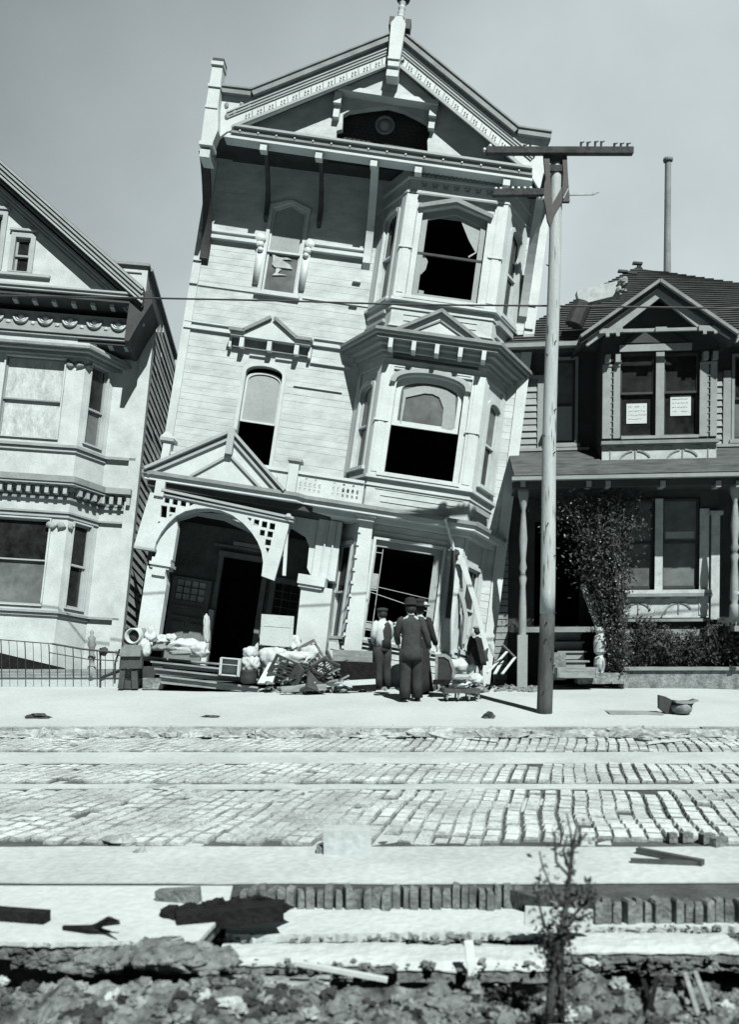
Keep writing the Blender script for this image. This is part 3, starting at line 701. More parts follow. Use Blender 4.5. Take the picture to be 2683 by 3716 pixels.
f1.build('sash_frame', 'shade', B1w)
f1 = MB(M).box(1.14, 1.155, .63, 2.55, .75, .765).box(1.0, 1.14, 2.42, 2.435, .75, .765).box(1.0, 1.14, 1.62, 1.64, .75, .765).box(1.0, 1.14, .78, .80, .75, .765).box(1.0, 1.14, .95, .97, .75, .765)
f1.bar((1.0, 1.72, .76), (2.4, 1.62, .76), .012).bar((1.0, 1.58, .76), (2.4, 1.34, .76), .014)
f1.build('leaded_strip', 'trim2', B1w)
MB(M).box(1.01, 1.13, 1.66, 1.98, .752, .76).box(1.01, 1.13, .82, .93, .752, .76).build('broken_pane', 'shade', B1w)
for fr, key in ((FL, 'L'), (FRt, 'R')):
    for i, q in enumerate(fw[key]):
        up, lo = {('L', 0): ('glass', 'grime'), ('L', 1): ('grime', 'grime'), ('L', 2): ('glass', 'grime'), ('R', 0): ('glass', 'glass'), ('R', 1): ('grime', 'glass'), ('R', 2): ('glass', 'grime')}[(key, i)]
        window(fr, H, *q, kind='flat' if i == 2 else 'arch', rise=0 if i == 2 else .16, upper=up, lower=lo, cas=.07, recess=.05)
# pilasters at the front corners of the bay
pl = MB(M)
for a, b2 in ((F0[0]-.01, .86), (2.54, F1[0]+.01)):
    for v0, v1 in ((7.95, 10.28), (4.0, 6.42), (.55, 3.05)):
        pl.box(a, b2, v0, v1, .85, .885); pl.box(a+.06, b2-.06, v0+.1, v1-.1, .885, .897)
    for v in (9.05, 5.2): pl.box(a-.03, b2+.03, v, v+.035, .885, .915)
for fr, wd in ((FL, wl), (FRt, wr)):
    pl.use(fr)
    for v0, v1 in ((7.95, 10.28), (4.0, 6.42), (.55, 3.05)): pl.box(.01, .16, v0, v1, 0, .03); pl.box(wd-.16, wd-.004, v0, v1, 0, .03)
pl.build('bay_pilaster', 'trim', bay)
# horizontal mouldings round the bay
def band(name, rows, material='trim', par=None):
    m = MB(PL)
    for v0, v1, pr in rows: m.plate(bayplan(pr), v0, v1)
    return m.build(name, material, par or bay)
band('bay_moulding', [(10.30, 10.34, .05), (10.62, 10.66, .06), (7.86, 7.92, .09), (7.70, 7.73, .03), (7.30, 7.33, .04), (3.96, 4.02, .08), (3.80, 3.83, .03), (6.42, 6.45, .03), (3.05, 3.16, .06), (.50, .56, .10), (.42, .45, .05)])
band('bay_cornice_underside', [(6.86, 6.94, .40)], 'fascia')
band('bay_cornice', [(6.94, 6.985, .46), (6.80, 6.86, .28), (6.70, 6.80, .16), (6.62, 6.70, .08)], 'trim2')
band('bay_cornice_cap', [(6.985, 7.05, .50)], 'fascia')
sh = MB(M)
sh.plate([(.62, 10.16), (2.62, 10.16), (2.62, 10.22), (.86, 10.24)], .88, .96)  # lintel shadow board
dd = MB(M)
for k in range(5):
    u = .74+k*.49; dd.box(u-.045, u+.045, 6.66, 6.86, .98, 1.26)
for k in range(3): dd.box(1.02+k*.5, 1.30+k*.5, 6.53, 6.56, .85, .87)
dd.box(.86, 2.54, 6.36, 6.39, .85, .89).box(2.50, 2.54, 6.39, 6.44, .85, .88)
dd.build('cornice_bracket', 'trim', bay)
MB(M).box(.80, 2.62, 6.58, 6.86, .86, .93).build('cornice_frieze', 'soffit', bay)
pd = MB(M)
pd.plate([(.88, 7.05), (2.56, 7.05), (1.70, 7.58)], .90, 1.14)
ped = pd.build('bay_pediment', 'trim', bay)
pd = MB(M).beam((.80, 7.06), (1.72, 7.62), .07, .86, 1.24).beam((1.70, 7.62), (2.64, 7.04), .07, .86, 1.24)
pd.beam((1.12, 7.08), (1.72, 7.42), .035, 1.14, 1.17).beam((1.70, 7.42), (2.34, 7.07), .035, 1.14, 1.17)
pd.build('pediment_moulding', 'fascia', ped)
# hood moulds over the bay windows
hm = MB(M)
n = 14; c = (w2[0]+w2[1])/2; hw = (w2[1]-w2[0])/2
arc = [(c+(hw+.14)*math.cos(math.pi*i/n), 6.06+.36*math.sin(math.pi*i/n)**.8) for i in range(n+1)]
arc2 = [(c+(hw+.02)*math.cos(math.pi*i/n), 6.06+.27*math.sin(math.pi*i/n)**.8) for i in range(n+1)]
hm.plate(arc+arc2[::-1], .85, .97)
hm.build('window_arch_hood', 'trim2', bay)
hm = MB(M)
hm.plate([(.90, 10.02), (1.70, 10.26), (2.52, 9.98), (2.50, 9.90), (1.70, 10.16), (.93, 9.94)], .85, .98)
hm.box(.86, 2.58, 10.24, 10.28, .88, .96)
hm.build('window_point_hood', 'fascia', bay)
# carved frieze under the eave
cf = MB(M); cf.box(F0[0]+.02, F1[0]-.02, 10.36, 10.62, .85, .875)
cf.build('carved_frieze', 'trim', bay)
cf = MB(M)
for k in range(8):
    u = .95+k*.235
    for dx, dy in ((0, 0), (-.045, .045), (.045, .045), (-.03, -.02), (.03, -.02)): cf.box(u+dx-.014, u+dx+.014, 10.49+dy-.014, 10.49+dy+.014, .875, .895)
cf.box(.66, 2.76, 10.66, 10.78, .85, .92)
for k in range(20): cf.box(.7+k*.1, .75+k*.1, 10.68, 10.76, .92, .95)
cf.build('frieze_carving', 'fascia', bay)
# apron rails on the right and left facets
ap = MB(FRt)
for v in (7.66, 3.62): ap.box(.12, .80, v, v+.10, 0, .10)
for v in (7.40, 7.25, 3.42, 3.30):
    for a in (.15, .5): ap.box(a, a+.2, v, v+.03, 0, .05)
ap.use(FL)
for v in (7.62, 7.42): ap.box(.15, .85, v, v+.07, 0, .08)
ap.build('bay_apron_rail', 'trim2', bay)
# patches of small boards in the aprons
ap = MB(M)
rq = random.Random(5)
for v0, v1 in ((7.32, 7.7), (3.36, 3.8), (6.44, 6.58), (0.0, .42), (2.72, 3.0)):
    v = v0
    while v < v1: ap.box(F0[0]+.05+rq.random()*.3, F1[0]-.05-rq.random()*.3, v, v+.012, .85, .866); v += .13
ap.build('bay_board_laps', 'trim', bay)
# ---- ground floor cornice, porch roof, balustrade
cg = MB(PL)
cg.plate([(-4.02, 0), (-4.02, 1.40), (-.70, 1.42), (-.55, 1.30)]+[(F0[0]-.05, 1.30), (F1[0]+.2, F1[1]+.40), (B1[0]+.45, 0)], 3.20, 3.275)
cg.build('porch_cornice_cap', 'fascia', H)
cg = MB(PL)
cg.plate([(-3.96, .0), (-3.96, 1.34), (-.72, 1.36), (-.58, 1.24), (F0[0]-.05, 1.24), (F1[0]+.18, F1[1]+.34), (B1[0]+.4, 0)], 3.10, 3.20)
cg.plate([(-.60, 0), (-.60, 1.10), (F0[0], 1.06), (F1[0]+.1, F1[1]+.16), (B1[0]+.2, 0)], 3.00, 3.10)
pc = cg.build('porch_cornice', 'trim', H)
MB(PL).plate([(-3.9, .05), (-3.9, 1.26), (-.55, 1.2), (-.05, .85), (-.05, .05)], 2.97, 3.09).build('porch_ceiling', 'soffit', H)
pg = MB(M).plate([(-3.92, 3.27), (-1.0, 3.27), (-2.25, 4.30)], 1.18, 1.34)
ga = pg.build('porch_gable', 'trim', H)
pg = MB(M)
for p, q in (((-3.95, 3.30), (-2.24, 4.36)), ((-2.26, 4.36), (-.98, 3.28))): pg.beam(p, q, .06, 1.1, 1.46).beam(p, q, .05, 1.1, 1.40, -.12)
pg.beam((-3.0, 3.28), (-2.24, 3.86), .05, 1.34, 1.39).beam((-2.24, 3.86), (-1.5, 3.28), .05, 1.34, 1.39)
pg.box(-2.32, -2.18, 3.85, 4.40, 1.34, 1.47)
pg.build('porch_gable_moulding', 'trim2', ga)
MB(M).plate([(-3.93, 3.28), (-2.25, 4.34), (-1.0, 3.28)], .06, 1.16).build('porch_roof', 'roof', H)
bs = MB(M)
hb = []
for k in range(13):
    u = -.72+k*.1
    if k in (5, 6): continue
    hb.append([(u-.025, 3.50), (u+.02, 3.50), (u+.025, 3.56), (u, 3.60), (u-.03, 3.56)]); hb.append([(u-.02, 3.40), (u+.025, 3.40), (u+.02, 3.46), (u-.025, 3.46)])
    if k % 2: hb.append([(u-.02, 3.64), (u+.02, 3.64), (u+.02, 3.68), (u-.02, 3.68)])
bs.plate([(-.82, 3.3), (.60, 3.3), (.60, 3.74), (-.82, 3.74)], 1.06, 1.10, hb)
hb = []
for k in range(9):
    u = -2.35+k*.14; hb.append([(u-.03, 3.50), (u+.02, 3.50), (u+.03, 3.58), (u-.01, 3.62)])
    hb.append([(u-.02, 3.38), (u+.03, 3.38), (u+.02, 3.45), (u-.02, 3.45)])
bs.plate([(-2.5, 3.3), (-1.0, 3.3), (-1.0, 3.74), (-2.5, 3.74)], 1.06, 1.10, hb)
hb = [[(-3.4, 3.42), (-3.3, 3.42), (-3.28, 3.62), (-3.4, 3.6)], [(-3.2, 3.5), (-3.12, 3.5), (-3.12, 3.6), (-3.2, 3.6)]]
bs.plate([(-3.56, 3.3), (-2.95, 3.3), (-2.95, 3.80), (-3.56, 3.80)], 1.06, 1.10, hb)
for a, b2 in ((-.82, .60), (-2.5, -1.0), (-3.56, -2.95)): bs.box(a, b2, 3.74, 3.80, 1.03, 1.14).box(a, b2, 3.27, 3.31, 1.03, 1.14)
bal = bs.build('balustrade', 'trim', H)
bs = MB(M)
bs.box(-1.0, -.80, 3.27, 3.97, 1.0, 1.2).plate([(-3.86, 3.27), (-3.58, 3.27), (-3.56, 4.0), (-3.72, 4.0), (-3.74, 3.5)], 1.0, 1.2)
bs.plate([(-3.80, 4.06), (-3.50, 4.06), (-3.6, 4.16), (-3.66, 4.20), (-3.72, 4.16)], .96, 1.24)
bp = bs.build('balustrade_post', 'trim', bal)
MB(M).box(-1.05, -.75, 3.97, 4.03, .95, 1.25).box(-3.80, -3.50, 3.99, 4.06, .95, 1.25).build('post_capping', 'trim2', bal)
# ---- the displaced porch arch panel with lattice spandrels
q7 = lambda pts, d: [M.p('Z7', x, y, d) for x, y in pts]
archo = q7([(350, 195), (600, 235), (900, 290), (1215, 345), (1290, 420), (1240, 620), (1180, 835), (1085, 800)], 1.26)
archc = q7([(1097, 700), (1085, 620), (1055, 545), (1010, 475), (950, 410), (870, 350), (780, 312), (690, 298), (600, 300), (520, 318), (450, 355), (390, 410), (340, 475), (300, 550), (285, 612)], 1.26)
archl = q7([(135, 585), (190, 400), (258, 180)], 1.26)
lat = []
for rowp in ([(368, 215, 405, 258), (428, 226, 466, 272), (488, 236, 528, 282)], [(404, 284, 450, 328)], [(340, 275, 385, 365)],
             [(1032, 378, 1070, 425), (1090, 392, 1130, 440), (1148, 405, 1188, 455)], [(1076, 455, 1112, 500), (1132, 466, 1172, 512)], [(1116, 526, 1158, 572)]):
    for x0, y0, x1, y1 in rowp: lat.append(q7([(x0, y0), (x1, y0+7), (x1-6, y1+4), (x0-7, y1-3)], 1.26))
lat.append(q7([(550, 252), (592, 262), (548, 284)], 1.26)); lat.append(q7([(978, 365), (1012, 372), (1002, 395)], 1.26)); lat.append(q7([(1114, 590), (1146, 594), (1130, 634)], 1.26))
lat.append(q7([(404, 342), (425, 346), (396, 362)], 1.26)); lat.append(q7([(318, 394), (338, 398), (315, 414)], 1.26))
pa = MB(M).plate(archo+archc+archl, 1.22, 1.29, lat)
arch = pa.build('porch_arch', 'trim', H)
pa = MB(M); 
p0, p1, p2 = q7([(345, 160), (1325, 372), (1325, 345)], 1.3)
pa.beam(p0, p1, .05, 1.16, 1.36); pa.beam((p0[0], p0[1]-.09), (p1[0], p1[1]-.07), .03, 1.16, 1.33)
pa.beam(*q7([(140, 584), (292, 606)], 1.3), .05, 1.16, 1.34); pa.lathe(p1[0]-.12, 1.3, [(.05, p1[1]-.05), (.09, p1[1]), (.04, p1[1]+.08)])
pa.build('arch_moulding', 'trim2', arch)
ib = MB(M)   # curved inner lining of the arch
n = len(archc)
for k in range(n-1):
    a, b2 = archc[k], archc[k+1]
    ib.add([(a[0], a[1], .95), (b2[0], b2[1], .95), (b2[0], b2[1], 1.219), (a[0], a[1], 1.219)], [(0, 1, 2, 3)])
ib.build('arch_lining', 'trim2', arch)
MB(M).plate(q7([(500, 322), (900, 345), (1060, 420), (1090, 520), (800, 385), (600, 350), (470, 390), (420, 470), (420, 400)], .9), .86, .92).build('arch_backing', 'trim2', arch)
# columns
co = MB(M)
co.plate([(-3.64, 1.32), (-3.24, 1.32), (-3.17, 1.0), (-3.16, -.35), (-3.62, -.40)], .98, 1.22)
co.box(-3.58, -3.12, 1.36, 1.42, .92, 1.30).box(-3.55, -3.15, 1.42, 1.52, .96, 1.26).box(-3.56, -3.16, 1.30, 1.36, .95, 1.26).box(-3.50, -3.22, 1.15, 1.3, 1.0, 1.27)
co.plate([(-3.52, 1.52), (-3.14, 1.52), (-3.14, 2.2), (-3.2, 2.45), (-3.52, 2.2)], 1.0, 1.18)
co.box(-3.70, -3.50, 2.78, 3.10, 1.1, 1.34)
co.build('porch_column', 'trim', H)
co = MB(M)
co.plate([(-.44, 1.50), (.22, 1.50), (.28, -.55), (-.36, -.55)], .10, .86); co.box(-.52, .06, 1.50, 1.70, .5, .96).box(-.5, .0, 1.44, 1.5, .6, .92)
co.plate([(-.30, 1.70), (.22, 1.70), (.20, 2.98), (-.30, 2.98)], .10, .62)
for u in (-.12, .05): co.box(u, u+.03, 1.72, 2.96, .62, .66)
co.build('porch_side_column', 'trim', H)
co = MB(M)
co.plate([(.60, 2.98), (.88, 2.98), (1.02, .1), (1.02, -.5), (.66, -.5)], .93, 1.02); co.box(.52, .95, 3.06, 3.12, .9, 1.2).box(.56, .91, 2.98, 3.06, .9, 1.14)
co.build('bay_column', 'trim', H)
co = MB(M)
for k in range(10): co.box(.60, .66, .3+k*.27, .36+k*.27, 1.02, 1.05)
co.build('column_blocks', 'trim', H)
ww = MB(M)
p, q = q7([(1275, 410), (1255, 800)], 1.1); ww.bar((p[0], p[1], 1.1), (q[0], q[1], 1.15), .07, .05); ww.bar((p[0]+.05, p[1]-.05, 1.05), (q[0]-.08, q[1]+.4, 1.1), .035)
ww.build('hanging_splinter', 'trim', H)
# side arch between porch and column
MB(M).plate([(-1.05, 2.95), (-.28, 2.95), (-.28, 1.7), (-.42, 1.9), (-.44, 2.35), (-.55, 2.55), (-.85, 2.68), (-1.05, 2.7)], .5, .56).build('porch_side_arch', 'trim', H)
# porch back wall with the entrance doors
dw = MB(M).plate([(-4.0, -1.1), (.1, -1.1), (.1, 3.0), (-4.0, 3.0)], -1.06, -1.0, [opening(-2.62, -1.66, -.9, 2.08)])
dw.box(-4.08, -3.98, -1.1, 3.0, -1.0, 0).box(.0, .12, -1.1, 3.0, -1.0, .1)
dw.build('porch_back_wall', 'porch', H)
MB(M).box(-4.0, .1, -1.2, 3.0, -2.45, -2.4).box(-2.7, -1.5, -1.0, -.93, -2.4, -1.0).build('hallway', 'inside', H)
MB(M).box(-4.0, .3, -.62, -.52, -1.0, 1.25).build('porch_floor', 'wood', H)
d_ = MB(M)
d_.box(-2.72, -2.62, -.9, 2.1, -1.0, -.93).box(-1.66, -1.54, -.9, 2.1, -1.0, -.93).box(-2.74, -1.5, 2.08, 2.2, -1.0, -.9).box(-2.9, -1.4, 2.30, 2.36, -1.0, -.94)
d_.build('door_frame', 'door', H)
MB(M).box(-2.45, -1.8, 2.38, 2.47, -.99, -.96).build('transom_glint', 'shade', H)
dl = MB(M).plate([(-3.72, -.6), (-2.80, -.6), (-2.80, 1.46), (-3.72, 1.46)], -.99, -.93, [opening(-3.62, -2.92, .92, 1.40)])
dl.box(-3.6, -3.28, -.1, .42, -.93, -.90).box(-3.14, -2.86, -.1, .42, -.93, -.90).box(-3.6, -2.9, .52, .56, -.93, -.89).box(-3.6, -2.9, .74, .80, -.93, -.89)
door = dl.build('door', 'door', H)
dg = MB(M)
for k in range(5): dg.box(-3.62+k*.175-.012, -3.62+k*.175+.012, .92, 1.40, -.96, -.94)
for k in range(4): dg.box(-3.62, -2.92, .92+k*.16-.012, .92+k*.16+.012, -.962, -.942)
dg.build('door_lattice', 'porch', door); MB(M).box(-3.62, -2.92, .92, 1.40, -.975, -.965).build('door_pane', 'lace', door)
d2 = MB(M).plate([(-1.44, -.6), (-.62, -.6), (-.62, 1.80), (-1.44, 1.80)], -.99, -.93, [opening(-1.32, -.74, .95, 1.68)]); d2.box(-1.3, -.76, .1, .6, -.93, -.9).box(-1.34, -.7, .76, .82, -.93, -.89)
door2 = d2.build('door', 'door', H); MB(M).box(-1.32, -.74, .95, 1.68, -.975, -.965).build('door_pane', 'glass', door2)
dg = MB(M)
for k in range(4): dg.box(-1.32+k*.19-.01, -1.32+k*.19+.01, .95, 1.68, -.96, -.94)
for k in range(5): dg.box(-1.32, -.74, .95+k*.18-.01, .95+k*.18+.01, -.962, -.942)
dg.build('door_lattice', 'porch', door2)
MB(M).box(-2.74, -2.62, -.6, .8, -.93, -.80).build('sunlit_jamb_piece', 'trim', H)  # white piece standing for the sunlit lower part of the jamb
# wooden front steps, torn loose and tilted
st = MB(M); s_ = lambda x, y, d: M.p('S1', x, y, d)
ste = []
for k, (ya, yb, dd_) in enumerate(((545, 588, 1.35), (590, 660, 1.55), (665, 745, 1.75), (745, 845, 1.95))):
    a = s_(440 if k < 2 else 420+60*k-60, ya, dd_); b2 = s_(1600, ya+(yb-ya)*.3+95*(1), dd_)
    a2 = s_(440 if k < 2 else 420+60*k-60, yb, dd_); b3 = s_(1600, yb+95+(yb-ya)*.1, dd_)
    st.plate([a, b2, (b3[0], b3[1]+.02), (a2[0], a2[1]+.02)], dd_-.10, dd_-.04)
    st.plate([a, b2, (b2[0], b2[1]-.035), (a[0], a[1]-.035)], dd_-.30, dd_+.03)
st.build('front_steps', 'wood', H)
# skirting, masonry footings
sk = MB(M)
sk.plate([(.3, -.6), (3.35, -.6), (3.35, .42), (.3, .42)], .62, .80); sk.box(-.4, .5, -.9, -.5, .3, .9)
for k in range(5): sk.box(.35, 3.3, -.45+k*.18, -.435+k*.18, .80, .815)
sk.build('bay_skirting', 'paint', H)
pp = MB(M)      # downpipe broken away from the bay corner
z8 = lambda x, y, d: (*M.p('Z8', x, y, d), d)
pp.tube([z8(1092, 255, 1.28), z8(1110, 320, 1.2), z8(1142, 430, 1.0), z8(1150, 480, .98)], .035, 8)
dp = pp.build('downpipe', 'trim', H)
pp = MB(M).tube([z8(1152, 480, 1.0), z8(1145, 600, 1.0), z8(1130, 760, 1.0), z8(1110, 950, 1.05)], [.045, .05, .055, .06], 8)  # dark tube standing in for the pole's shadow on the bay
pp.blob(*z8(1165, 500, .98), .09, .08, .05, .3, 10, 3)
pp.build('pole_shadow_tube', 'iron', dp)
# ================================================================ LEFT HOUSE
HL = thing('pale_house', Lf.w(-2.5, -.6, -2), 'pale house with steep dark edged gable, cut by the left edge of the photo', 'house')
lwin = [(-3.86, -3.55, 7.97, 9.24), (-3.22, -2.90, 7.97, 8.76)]
FLX = -.27
bF0, bF1, bB0, bB1 = (-4.3, .6), (-1.5, .6), (-4.8, 0), (-1.02, 0)
lb = MB(Lf)
lb.plate([(bB1[0], -1.0), (FLX, -1.0), (FLX, 7.5), (bB1[0], 7.5)], -.12, 0)
lb.box(-7.6, bB0[0], -1.0, 7.5, -.12, 0)
lb2 = MB(Lf).plate([(-7.6, 7.5), (FLX-.3, 7.5), (-4.1, 10.55)], .68, .80, [opening(*q) for q in lwin])
lb2.build('gable_wall', 'paint2', HL)
lb.box(-7.6, FLX, -1, 7.5, -9.1, -9.0)
lb.build('wall', 'paint2', HL)
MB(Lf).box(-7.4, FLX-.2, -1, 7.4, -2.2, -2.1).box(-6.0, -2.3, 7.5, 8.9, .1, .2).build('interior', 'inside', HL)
# right flank, weatherboarded
FS = Lf.sub(FLX, 0, FLX, -9)
s1 = MB(FS).plate([(0, -1), (5.0, -1), (5.0, 8.0), (1.4, 8.0), (0, 7.4)], -.12, 0)
siding(s1, [(.12, -1), (5.0, -1), (5.0, 8.0), (1.4, 8.0), (.12, 7.4)], [], .205, .022, -1, 8.0, 0)
s1.build('side_wall', 'siding2', HL)
MB(FS).box(-.02, .14, -1, 7.5, .0, .05).box(-.10, .0, -1, 7.5, -.2, .05).build('corner_board', 'paint2', HL)
MB(FS).box(5.0, 9, -1, 8.3, -.6, .02).build('rear_extension', 'soffit', HL)  # rear part in shadow, that shadow given by the dark colour
# roof
lr = MB(Lf)
def lch(o): return [(-8.0, 7.42+o), (-4.1, 10.56+o), (-.30, 7.52+o)]
lr.plate(lch(.10)+lch(-.05)[::-1], -9, 1.25)
LR = lr.build('roof', 'roof', HL)
lr = MB(Lf)
for o, wd, d1, m_ in ((.02, .06, 1.36, 0), (-.06, .07, 1.33, 0), (-.15, .08, 1.29, 0)):
    for p, q in zip(lch(o), lch(o)[1:]): lr.beam(p, q, wd-.012, 1.16, d1)
lr.build('rake_moulding', 'trim3', LR)
lr = MB(Lf)
for p, q in zip(lch(-.24), lch(-.24)[1:]): lr.beam(p, q, .05, 1.16, 1.26)
lr.build('rake_light_moulding', 'trim2', LR)
lr = MB(Lf)
for p, q in zip(lch(-.30), lch(-.30)[1:]): lr.beam(p, q, .06, .80, 1.2)
lr.build('rake_soffit', 'soffit', LR)
lr = MB(Lf)
for k in range(3):
    for p, q in zip(lch(-.42-.07*k), lch(-.42-.07*k)[1:]): lr.beam(p, q, .055, .80, 1.06-.07*k)
lr.build('rake_bed_moulding', 'fascia', LR)
# horizontal eave box, frieze with swags
ev = MB(Lf); ev.box(-8, -.42, 7.46, 7.50, .0, 1.22).box(-8, -.44, 7.40, 7.46, .95, 1.18)
EV = ev.build('eave_cornice', 'trim2', HL)
MB(Lf).box(-8, -.40, 7.30, 7.395, .0, 1.12).plate([(-.44, 7.50), (-.16, 7.66), (-.12, 7.35), (-.34, 6.9), (-.52, 6.45), (-.62, 6.45), (-.60, 7.30)], .1, 1.12).build('eave_soffit', 'soffit', EV)
ev = MB(Lf)
for k in range(14): ev.box(-.62-k*.41, -.53-k*.41, 7.24, 7.31, .80, 1.0)
ev.build('eave_bracket', 'trim2', EV)
fz = MB(Lf).box(-8, -.58, 6.72, 7.14, .0, .72); fz.box(-.66, -.58, 6.72, 7.14, .72, .76)
FZ = fz.build('frieze', 'trim3', HL)
fz = MB(Lf)
for k in range(12):
    u = -.86-k*.52
    n = 10
    for r0, r1, dz in ((.17, .13, .05), (.12, .085, .04)):
        arc = [(u+r0*math.cos(math.pi*i/n), 7.0-r0*math.sin(math.pi*i/n)) for i in range(n+1)]; arcb = [(u+r1*math.cos(math.pi*i/n), 7.0-r1*math.sin(math.pi*i/n)) for i in range(n+1)]
        fz.plate(arc+arcb[::-1], .72, .72+dz)
    fz.blob(u, 7.0, .72, .075, .06, .04, .1, 10, k); fz.blob(u-.26, 6.86, .72, .05, .04, .03, .2, 10, k)
fz.build('swag', 'paint2', FZ, True)
MB(Lf).box(-8, -.60, 6.66, 6.70, .0, .80).box(-8, -.60, 6.60, 6.64, .0, .76).build('frieze_moulding', 'trim3', FZ)
MB(Lf).box(-1.7, -.60, 6.52, 6.59, .0, .70).build('frieze_soffit', 'soffit', FZ)
fz = MB(Lf)
for k in range(3): fz.box(-.72-k*.34, -.62-k*.34, 6.50, 6.56, .45, .68)
fz.build('frieze_bracket', 'trim2', FZ)
# attic parapet behind the eave
pk = MB(Lf); pk.box(-1.55, -.62, 7.6, 9.05, -.6, -.5).box(-.72, -.62, 7.6, 9.05, -5.4, -.6)
pk.build('parapet', 'paint2', HL)
MB(Lf).box(-1.6, -.58, 9.05, 9.12, -.65, -.42).box(-.74, -.54, 9.05, 9.12, -5.5, -.65).box(-1.1, -.75, 8.88, 8.90, -.50, -.47).build('parapet_coping', 'fascia', HL)
# bay of the left house
LP = Lf.flat()
def lbp(pr): return [(bB0[0]-pr, 0), (bF0[0]-pr*.4, bF0[1]+pr), (bF1[0]+pr*.4, bF1[1]+pr), (bB1[0]+pr*1.1, 0)]
up = (-3.17, -1.93, 4.34, 6.14); lo = (-3.05, -1.86, .72, 2.56)
bl2 = MB(Lf).plate([(bF0[0], -.9), (bF1[0], -.9), (bF1[0], 6.5), (bF0[0], 6.5)], .48, .6, [opening(*up), opening(*lo)])
LFR = Lf.sub(*bF1, *bB1); lwr = math.dist(bF1, bB1)
fq = [(.16, .60, 4.34, 6.14), (.16, .60, .72, 2.56)]
bl2.use(LFR).plate([(.003, -.9), (lwr-.003, -.9), (lwr-.003, 6.5), (.003, 6.5)], -.12, 0, [opening(*q) for q in fq])
LB = bl2.build('bay_wall', 'paint2', HL)
MB(LP).plate(lbp(-.14), 6.3, 6.36).plate(lbp(-.14), 3.0, 3.06).build('bay_floor', 'inside', LB)
window(Lf, HL, *up, d=.6, upper='lace', lower='lace', rail=5.20, cas=.03, trim='paint2', sash='fascia', sill=False, recess=.06, rw=.03)
window(Lf, HL, *lo, d=.6, upper='glass', lower='grime', rail=1.69, cas=.03, trim='paint2', sash='trim2', sill=False, recess=.06, rw=.03)
window(LFR, HL, *fq[0], upper='glass', lower='grime', rail=5.15, cas=.03, trim='paint2', sash='trim3', sill=False, recess=.05)
window(LFR, HL, *fq[1], upper='glass', lower='glass', rail=1.66, cas=.03, trim='paint2', sash='trim2', sill=False, recess=.05)
for q in lwin: window(Lf, HL, *q, d=.80, upper='glass', lower='glass', cas=.10, trim='trim2', sash='trim3', recess=.06, sill=False)
MB(Lf).box(-4.0, -3.42, 9.36, 9.42, .80, .88).box(-3.36, -2.80, 8.90, 8.95, .80, .88).box(-4.1, -2.4, 7.86, 7.92, .80, .88).build('gable_window_cap', 'trim2', HL)
def lband(name, rows, m_, par=None):
    m = MB(LP)
    for a, b2, pr in rows: m.plate(lbp(pr), a, b2)
    return m.build(name, m_, par or LB)
lband('bay_roof_cornice', [(6.30, 6.36, .34), (6.18, 6.24, .16)], 'fascia'); lband('bay_cornice_band', [(6.25, 6.29, .25)], 'trim2')
MB(LP).plate(lbp(.30), 6.36, 6.42).plate(lbp(.10), 6.42, 6.60).build('bay_roof', 'paint2', LB)
lband('sill_moulding', [(4.14, 4.20, .10), (.56, .61, .10), (2.70, 2.74, .08)], 'trim3')
lband('sill_band', [(4.06, 4.13, .05), (.50, .55, .05), (2.62, 2.69, .04)], 'trim2')
lband('bay_mid_cornice', [(3.33, 3.46, .30), (3.00, 3.05, .07)], 'fascia'); lband('bay_mid_cornice_lip', [(3.28, 3.325, .27), (3.20, 3.27, .08)], 'trim2')
wb = MB(Lf)
for v, t1, d1 in ((4.14, 4.20, .10), (.56, .61, .10), (2.70, 2.74, .08), (3.33, 3.46, .24), (3.0, 3.05, .06)): wb.box(bB1[0], FLX-.06, v, t1, 0, d1)
wb.build('string_course', 'trim3', HL)
dn = MB(Lf)
for k in range(14): dn.box(-1.62-k*.19, -1.54-k*.19, 3.10, 3.26, .60, .80)
for k in range(4): dn.box(-.42-k*.18, -.34-k*.18, 3.10, 3.26, .0, .20)
dn.use(LFR)
for k in range(4): dn.box(.06+k*.19, .14+k*.19, 3.10, 3.26, .0, .20)
dn.build('dentil', 'trim2', HL)
dn = MB(Lf)
for k in range(14): dn.box(-1.53-k*.19, -1.43-k*.19, 3.08, 3.25, .60, .63)
for k in range(4): dn.box(-.33-k*.18, -.24-k*.18, 3.08, 3.25, .0, .03)
dn.build('dentil_recess', 'fascia', HL)
cp = MB(Lf)
for v in (6.04, 2.44):
    for u in (-1.84, -1.62): cp.blob(u, v, .62, .10, .07, .06, .3, 12, u)
    cp.use(LFR).blob(.08, v, .02, .08, .07, .05, .3, 12, v); cp.use(Lf)
cp.build('pilaster_capital', 'trim3', LB, True)
# ================================================================ RIGHT HOUSE
HR = thing('dark_house', Rf.w(0, -.3, -3), 'dark two storey house with shingled hip roof, gabled bay and porch at the right', 'house')
rw_ = [(-2.50, -1.90, 5.12, 6.95), (1.50, 2.3, 5.12, 6.9)]
hw = MB(Rf).plate([(-3.35, -.3), (7, -.3), (7, 7.2), (-3.35, 7.2)], -.15, 0, [opening(*q) for q in rw_]+[opening(-2.75, -1.75, 1.1, 3.4)])
hw.box(-3.35, -3.2, -.3, 7.2, -8, -.16).box(6.85, 7, -.3, 7.2, -8, -.16)
hw.build('wall', 'wall3', HR)
MB(Rf).box(-3.1, 6.8, -.3, 7.1, -1.6, -1.5).build('interior', 'inside', HR)
sd = MB(Rf); siding(sd, [(-3.3, 4.95), (-2.72, 4.95), (-2.72, 6.55), (-3.3, 6.55)], [], .145, .03, 4.97, 6.55)
